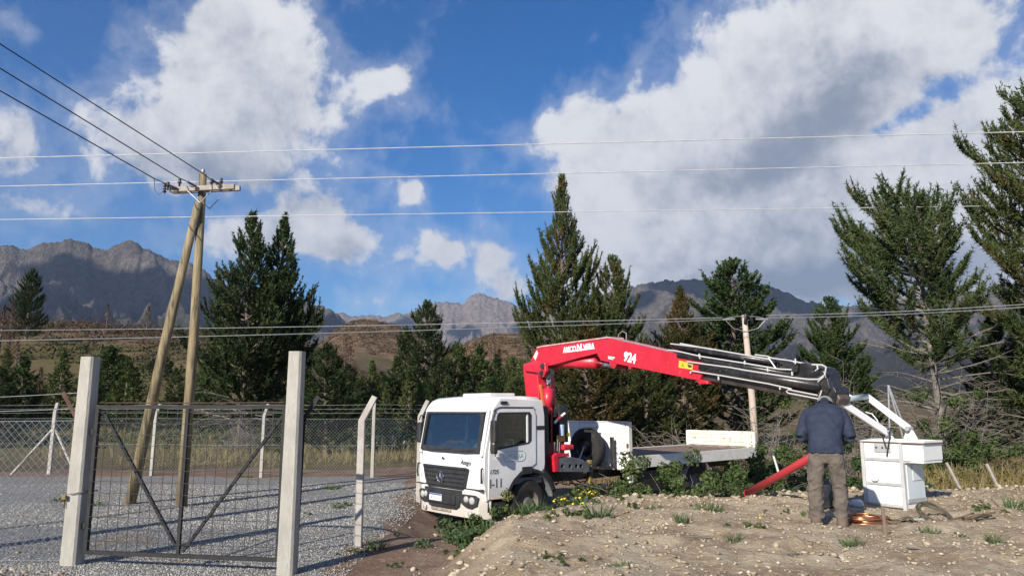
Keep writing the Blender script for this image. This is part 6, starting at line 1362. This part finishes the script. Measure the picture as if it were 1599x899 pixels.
WEEDS = [(835,815,.5,1.1,0),(890,835,.4,1.2,6),(935,822,.5,1.1,0),(985,800,.55,1.,0),(915,800,.5,1.,9),(1110,800,.6,.9,0),(1180,828,.62,.9,3),(1070,818,.6,.7,0),(705,875,.1,1.3,0),(735,850,.2,1.2,0),
 (800,800,.3,2.4,0),(818,792,.3,2.2,0),(838,786,.35,2.0,0),(852,780,.4,1.8,3),(780,815,.25,2.2,0),(765,830,.2,2.,0),(865,880,.6,.7,0),(1145,850,.6,.5,0),(1232,800,.62,.6,0),(1265,805,.62,.6,0),(1450,835,.62,.6,0),(1530,800,.62,1.,0),(1580,790,.62,1.2,0),(620,890,-.0,.8,0),(975,888,.6,.6,0),(1330,850,.6,.6,0),
 (560,864,0,.9,0),(590,858,0,.9,0),(615,850,-.1,.7,0),(385,745,0,.9,0),(520,765,0,1.,0),(545,790,0,1.,0),(530,795,0,.8,0),(480,805,0,.7,0),(90,783,0,1.1,0),(150,790,0,.8,0),(1090,795,.55,.6,0),(1555,850,.62,.6,0),(1500,845,.62,.5,0),(1020,800,.55,.6,0),(870,790,.4,1.1,7),(960,790,.5,1.1,0)]
for k, (px, py, z0, s, fl) in enumerate(WEEDS):
    p = G(px, py, z0); r = thing('weed', None, None, (p.x, p.y, hz(p.x, p.y) - .01), (0, 0, k), 'small weeds growing on the stony ground'); r.scale = (s, s, s)
    tag(r, uniq(['yellow flowered green weed', 'smaller yellow flowered weed'] if fl else (['broad green weed tuft', 'second broad green weed tuft', 'third broad green weed tuft'] if s > 1 else ['small green weed tuft', 'other small green weed', 'third small green weed']), px, py), 'weed', 'yellow flowered weeds on the mound' if fl else 'small weeds growing in bare ground')
    link('foliage', WM[k % 5], (weed_green, weed_green, bush_green)[k % 3], r)
    if fl: flowers(p, k, fl * 2, .16, .15, r)
yb = G(862, 792, .5)
r = bush('flowering_weed', *gpx(1175, 765, .3), 81, (.26, .2, .13), .04, 16, 110, weed_green, 'yellow flowered plant below the rear wheel beside the bramble', cat='weed'); flowers(0, 5, 34, .3, .34, r)
r = bush('flowering_weed', *gpx(880, 792, .45), 82, (.22, .18, .12), .04, 14, 100, weed_green, 'yellow flowered plant on the mound edge below the stabiliser', cat='weed'); flowers(0, 6, 26, .25, .26, r)
# larger single stones on the mound
for k, (px, py, s) in enumerate([(882,860,.07),(1037,845,.045),(1213,860,.07),(1193,858,.05),(1113,822,.045),(925,775,.09),(965,808,.06),(872,850,.05),(640,822,.06),(820,795,.09),(1323,858,.05),(1445,845,.08),(1310,867,.09),(1300,872,.06),(1265,845,.045),(1540,842,.06),(1500,858,.05),(1590,843,.06),(1580,870,.05),(1030,868,.05),(1000,855,.04),(930,872,.05),(760,878,.06),(800,868,.05),(850,862,.05),(1140,778,.08),(1090,783,.07),(1040,778,.08),(1000,782,.07),(1200,782,.07),(1500,770,.09),(1530,762,.09),(1560,766,.08),(1475,772,.08),(1440,795,.07),(1585,772,.09),(1230,790,.07),(905,778,.08),(845,790,.07),(950,780,.07),(1345,870,.05),(1095,862,.04),(1060,880,.05),(1420,868,.045),(740,868,.06),(775,850,.05),(28,864,.09),(150,895,.07),(100,893,.06),(50,885,.07),(215,888,.05)]):
    z0 = .62 if px > 700 else .0; p = G(px, py, z0); z = hz(p.x, p.y); p = G(px, py, z); V, F = ST2[k % 6]
    s *= .8; me = np_mesh('stone', V * s, F); attr(me, 'shade', np.full(len(V), .35 + .6 * random.random()))
    o = link('stone', me, mound_stone); o.location = (p.x, p.y, hz(p.x, p.y) + s * .15); o.rotation_euler = (0, 0, k)
    tag(o, uniq(['large pale loose stone', 'other large pale stone', 'third large pale stone'] if s > .048 else ['small pale loose stone', 'other small pale stone', 'third small pale stone'], px, py), 'stone', 'loose pale stones on the dirt')

# ------------------------------------------------------------ clouds out of frame that shade the mountains, and the air
from mathutils.bvhtree import BVHTree
BV = [BVHTree.FromPolygons([tuple(v) for v in V], [tuple(f) for f in F]) for V, F in MTN]
def cloud(px, py, rx, ry, seed):
    r = ray(px, py).normalized(); best = None
    for b in BV:
        h = b.ray_cast(Vector((0, 0, CZ)), r)
        if h[0] is not None and (best is None or h[3] < best[1]): best = (h[0], h[3])
    if best is None: return
    p = best[0]; s = -ld; c = p + s * ((3600 - p.z) / s.z)
    V, F = CLM[seed % 3]; V = V * (rx, ry, 140) + np.array(c)
    m = mat('cloud_white', (.85, .86, .88), rough=1., spec=0)
    tag(link('cloud', np_mesh('cloud', V, F), m, smooth=True), kind='stuff')
CLM = []
for sd in range(3):
    bm = bmesh.new(); bmesh.ops.create_icosphere(bm, subdivisions=4, radius=1)
    V = np.array([v.co[:] for v in bm.verts]); F = np.array([[v.index for v in f.verts] for f in bm.faces]); bm.free()
    V = V * (1 + .55 * fbm(V[:, 0] * 1.9 + sd * 3, V[:, 1] * 1.9 + V[:, 2], 5, sd))[:, None]; V[:, 2] = np.where(V[:, 2] < 0, V[:, 2] * .3, V[:, 2]); CLM.append((V, F))
# photo pixels of the shaded mountain parts, and the size of each cloud in metres
CL = [(20,475,160,300),(125,445,210,300),(215,465,230,260),(315,470,200,320),(410,500,200,300),(530,515,90,200),(630,515,170,260),(725,520,170,200),(810,510,110,260),
      (1000,470,120,180),(1080,452,230,260),(1180,458,280,280),(1265,482,150,200),(1400,500,220,260)]
for k, a in enumerate(CL): cloud(*a, k + 1)
HAZE = 5.5e-5
if HAZE:
    mb = MB().box(-9000, 9500, -30, 9800, -2, 1900)
    o = mb.build('haze', None); o['kind'] = 'stuff'
    m = bpy.data.materials.new('air'); m.use_nodes = True; nt = m.node_tree; nt.nodes.clear(); N = NT(nt)
    v = N.n('ShaderNodeVolumePrincipled', i={'Color': (.55, .68, .95, 1), 'Density': HAZE, 'Anisotropy': .2})
    N.n('ShaderNodeOutputMaterial', i={'Volume': v.outputs[0]}); o.data.materials.clear(); o.data.materials.append(m)
